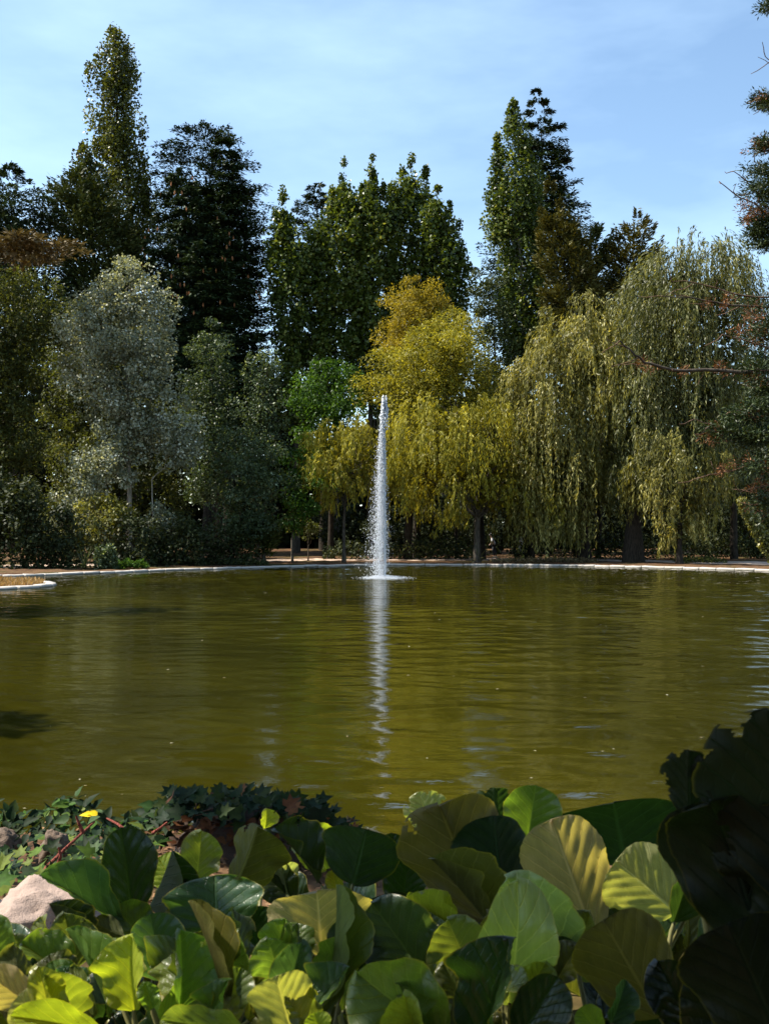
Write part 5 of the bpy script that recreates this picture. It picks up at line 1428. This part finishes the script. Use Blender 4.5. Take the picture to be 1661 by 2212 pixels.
# ------------------------------------------------------------------ near fir on the right
TX, TY = 4.7, 8.6
nf = empty('fir_tree', (TX, TY, gz(TX, TY)), 'near fir reaching in from the right edge with bare twigs and rust-brown dead needles', 'tree')
tb = Tubes(); tb.add([Vector((TX, TY, z)) for z in np.linspace(0, 9, 8)], np.linspace(.22, .07, 8), 10); place('trunk', tb.mesh('trunk', M['bark']), nf)
def needle_tuft(C, R, n, ch, ln=.05):
    P = C + rng.normal(size=(n, 3)) * R
    D = unit(P - C) * .8 + rng.normal(size=(n, 3)) * .5 + np.array([-.4, 0, 0])
    L = rng.uniform(.6, 1.3, n) * ln
    ch.append((leaf_cloud(P, D, rng.normal(size=(n, 3)) + np.array([0, 0, 1.0]), L, L * .28), rng.random(n)))
BR = [
 ([(1720, 803), (1600, 800), (1480, 800), (1400, 787), (1370, 768), (1338, 736)], 8.2, .020, [(1385, 780, .5, 'r'), (1405, 792, .5, 'r'), (1480, 800, .5, 'r'), (1560, 798, .8, 'r'), (1640, 800, 1.5, 'm')]),
 ([(1720, 668), (1600, 664), (1520, 652), (1432, 640)], 8.6, .014, [(1560, 660, .6, 'r'), (1520, 655, .5, 'r'), (1625, 665, 1.2, 'm')]),
 ([(1720, 648), (1600, 636), (1520, 614), (1455, 608)], 8.8, .010, [(1570, 640, .5, 'r'), (1640, 650, 1.3, 'm')]),
 ([(1720, 520), (1645, 452), (1598, 425), (1552, 392)], 8.4, .010, [(1610, 440, .9, 'r'), (1640, 455, 1.2, 'm'), (1625, 470, .8, 'r')]),
 ([(1720, 480), (1655, 432), (1622, 402), (1584, 370)], 8.5, .009, [(1655, 425, 1.4, 'g'), (1650, 400, .9, 'g')]),
 ([(1740, 225), (1690, 212), (1640, 210)], 8.7, .010, [(1648, 210, 1.0, 'm'), (1665, 218, 1.4, 'g')]),
 ([(1740, 330), (1690, 312), (1628, 308)], 8.6, .010, [(1635, 310, 1.0, 'm'), (1655, 318, 1.4, 'm')]),
 ([(1740, 390), (1690, 370), (1628, 350)], 8.6, .006, [(1650, 368, 1.0, 'g')]),
 ([(1740, 540), (1690, 505), (1640, 495)], 8.5, .010, [(1645, 500, 1.4, 'g'), (1655, 520, 1.4, 'g'), (1650, 478, 1.0, 'g')]),
 ([(1720, 770), (1620, 740), (1560, 722)], 8.3, .010, [(1590, 715, .6, 'r'), (1625, 690, .8, 'r'), (1650, 720, 1.4, 'm')]),
 ([(1740, 940), (1650, 935), (1560, 925), (1500, 905)], 8.0, .012, [(1545, 930, 1.1, 'm'), (1585, 930, 1.3, 'g'), (1620, 945, 1.5, 'g'), (1655, 935, 1.6, 'g'), (1530, 950, .7, 'r')]),
 ([(1740, 880), (1660, 890), (1580, 890)], 8.1, .010, [(1590, 892, 1.0, 'g'), (1625, 895, 1.2, 'm'), (1655, 880, 1.5, 'g')]),
 ([(1720, 985), (1620, 1000), (1560, 1020), (1518, 1030)], 7.9, .008, [(1560, 1012, .6, 'r'), (1600, 1000, .9, 'r'), (1640, 1010, 1.2, 'm')]),
 ([(1720, 1060), (1660, 1050), (1600, 1062)], 7.9, .007, [(1640, 1050, .8, 'r'), (1658, 1075, 1.0, 'm')]),
 ([(1740, 700), (1680, 700), (1640, 690)], 8.5, .010, [(1655, 695, 1.4, 'g'), (1645, 740, 1.3, 'm'), (1655, 780, 1.4, 'g')]),
 ([(1740, 850), (1690, 850), (1640, 840)], 8.5, .010, [(1655, 840, 1.5, 'g'), (1640, 820, 1.1, 'm')]),
 ([(1740, 1110), (1690, 1105), (1655, 1090)], 8.0, .010, [(1660, 1100, 1.2, 'm')]),
 ([(1700, 10), (1658, 18)], 8.6, .006, [(1660, 15, .5, 'g')]), ([(1700, 165), (1668, 140), (1652, 122)], 8.6, .005, []),
]
gch, rch = [], []
for pts, d_, r0, tufts in BR:
    P_ = [W(u, v, d_ + i * -.03) for i, (u, v) in enumerate(pts)]
    st = Vector((TX, TY, P_[0].z + .15))
    P_ = [st, st.lerp(P_[0], .6)] + P_
    # refine with wobble
    Q = []
    for a, c in zip(P_[:-1], P_[1:]):
        for t in (0, .33, .66): Q.append(a.lerp(c, t) + Vector((0, random.gauss(0, .008), random.gauss(0, .009))))
    Q.append(P_[-1])
    tb = Tubes(); tb.add(Q, np.linspace(r0 * 1.2, max(.003, r0 * .25), len(Q)), 6)
    bro = place('branch', tb.mesh('branch', M['twig'] if r0 < .013 else M['bark_grey']), nf)
    tb = Tubes()
    for q in Q[len(Q) // 3::2]:
        e = q + Vector((random.uniform(-.22, .02), random.uniform(-.1, .1), random.uniform(-.10, .10)))
        tb.add(curve_pts(q, e, 4, -.01, .008), [.004, .0035, .003, .002], 4)
    place('twigs', tb.mesh('twigs', M['twig']), nf)['kind'] = 'stuff'
    for (u, v, s_, c_) in tufts:
        for j in range(int((16 if c_ == 'g' else 12 if c_ == 'm' else 7) * s_)):
            C = np.array(tuple(W(u + random.gauss(0, 13 * s_), v + random.gauss(0, 7 * s_), d_ + random.gauss(0, .07))))
            rust = c_ == 'r' or (c_ == 'm' and random.random() < .5)
            needle_tuft(C, (.032, .032, .016) if not rust else (.016, .016, .016), 75 if not rust else 26, rch if rust else gch, .032 if not rust else .026)
place('needles', cloud_mesh('needles', gch, M['fir_near']), nf)['kind'] = 'stuff'
o = place('needles', cloud_mesh('needles', rch, M['rust']), nf); o['kind'] = 'stuff'; o['label'] = 'rust-brown dead needles'

# ------------------------------------------------------------------ trees outside the frame whose shade falls in it
def shade_tree(label, base, clumps, mat='under', leaf=.11, nper=900, trunk_r=.3):
    rt = empty('shade_tree', (base[0], base[1], gz(base[0], base[1])), label, 'tree')
    ch = []; tb = Tubes()
    hub = Vector((base[0], base[1], base[2]))
    tb.add(curve_pts((base[0], base[1], gz(base[0], base[1]) - .1), hub, 6, 0, .05), np.linspace(trunk_r, trunk_r * .6, 6), 10)
    for (c, R, dn) in clumps:
        c = Vector(c)
        tb.add(curve_pts(hub, c, 6, .4, .1), np.linspace(trunk_r * .4, .03, 6), 6)
        k = int(nper * dn)
        nc = 14
        cc = unit(rng.normal(size=(nc, 3))) * rng.uniform(.2, 1, (nc, 1)) * R * np.array([1, 1, .55]) + np.array(tuple(c))
        idx = rng.integers(0, nc, k)
        P = cc[idx] + rng.normal(size=(k, 3)) * R * .20
        L = rng.uniform(.7, 1.3, k) * leaf
        ch.append((leaf_cloud(P, rng.normal(size=(k, 3)), rng.normal(size=(k, 3)) + np.array([0, 0, 1.2]), L, L * .7), rng.random(k)))
    place('trunk', tb.mesh('trunk', M['bark']), rt)
    place('crown', cloud_mesh('crown', ch, M[mat]), rt)
def up(p_, t): return tuple(Vector(p_) + SUN * t)
# targets in the foreground that lie in shade, each with an unseen bough added to shade it
cl = []
for (u, v, d_, t, R, dn) in ((1670, 1640, 1.5, 3.6, .24, 3.5), (1650, 1860, 1.5, 3.9, .24, 3.5), (1650, 2080, 1.6, 3.7, .24, 3.5), (1590, 2200, 1.7, 3.9, .17, 2.4), (1500, 1760, 1.7, 3.8, .13, 2.0), (1540, 1980, 1.8, 4.0, .13, 2.0),
                           (1400, 1770, 2.9, 3.7, .13, 1.4), (1300, 1740, 2.9, 3.9, .10, 1.2), (1420, 2120, 1.95, 4.1, .06, .4),
                           (800, 1850, 2.65, 3.6, .12, 1.0), (1070, 1850, 2.5, 3.8, .11, 1.0), (930, 1830, 2.6, 3.5, .07, .5), (275, 1870, 2.6, 3.8, .085, .8), (345, 1900, 2.75, 4.0, .07, .6), (700, 1760, 5.3, 8.0, .42, 3.0), (520, 1740, 5.3, 8.0, .36, 2.0),
                           (765, 2060, 2.1, 3.8, .07, .7),  (540, 1800, 2.8, 4.1, .04, .35), (610, 1870, 2.8, 4.1, .06, .5),):
    cl.append((up(W(u, v, d_), t), R, dn))
for c_ in ((1.3, -1.2, 4.4), (2.6, .3, 3.9), (.3, -2.8, 4.0), (3.2, 2.4, 5.2), (2.0, -2.6, 3.2), (1.6, .4, 4.9), (2.8, -1.0, 2.2), (.9, -2.4, 2.2), (-.2, .6, 5.3), (.2, 2.2, 5.6), (1.3, 3.2, 5.9), (0, 3.9, 6.6), (2.6, 3.9, 6.2), (-.4, -1.1, 5.2), (-.6, -2.6, 2.4), (0, -3.2, 1.4), (1.6, -3, 1.6), (2.1, 1.3, 2.4), (2.0, .2, 1.6), (2.4, 2.2, 3.0)):
    cl.append((c_, .95, 3.0))  # unseen foliage added overhead and behind the camera to cut sky light
shade_tree('unseen overhanging tree, its boughs added to shade the near leaves', (-1.6, -2.6, 4.6), cl, leaf=.10)
shade_tree('tree on the left bank, outside the picture', (-14.8, 12.5, 6.5), [((-12.4, 12.8, 8.8), 1.3, 1.3), ((-13.8, 12.2, 8.0), 1.2, 1.3), ((-15.4, 12.7, 9.2), 1.8, 2.4), ((-12.2, 13.2, 9.4), .8, .5)], leaf=.4, nper=700)
shade_tree('taller tree on the left bank, outside the picture', (-19.5, 31, 7.5), [((-17.5, 30.5, 9.5), 1.8, 1.6), ((-15.2, 31, 10), 1.3, .8), ((-19.5, 31, 12), 2.4, 3)], leaf=.4, nper=700)
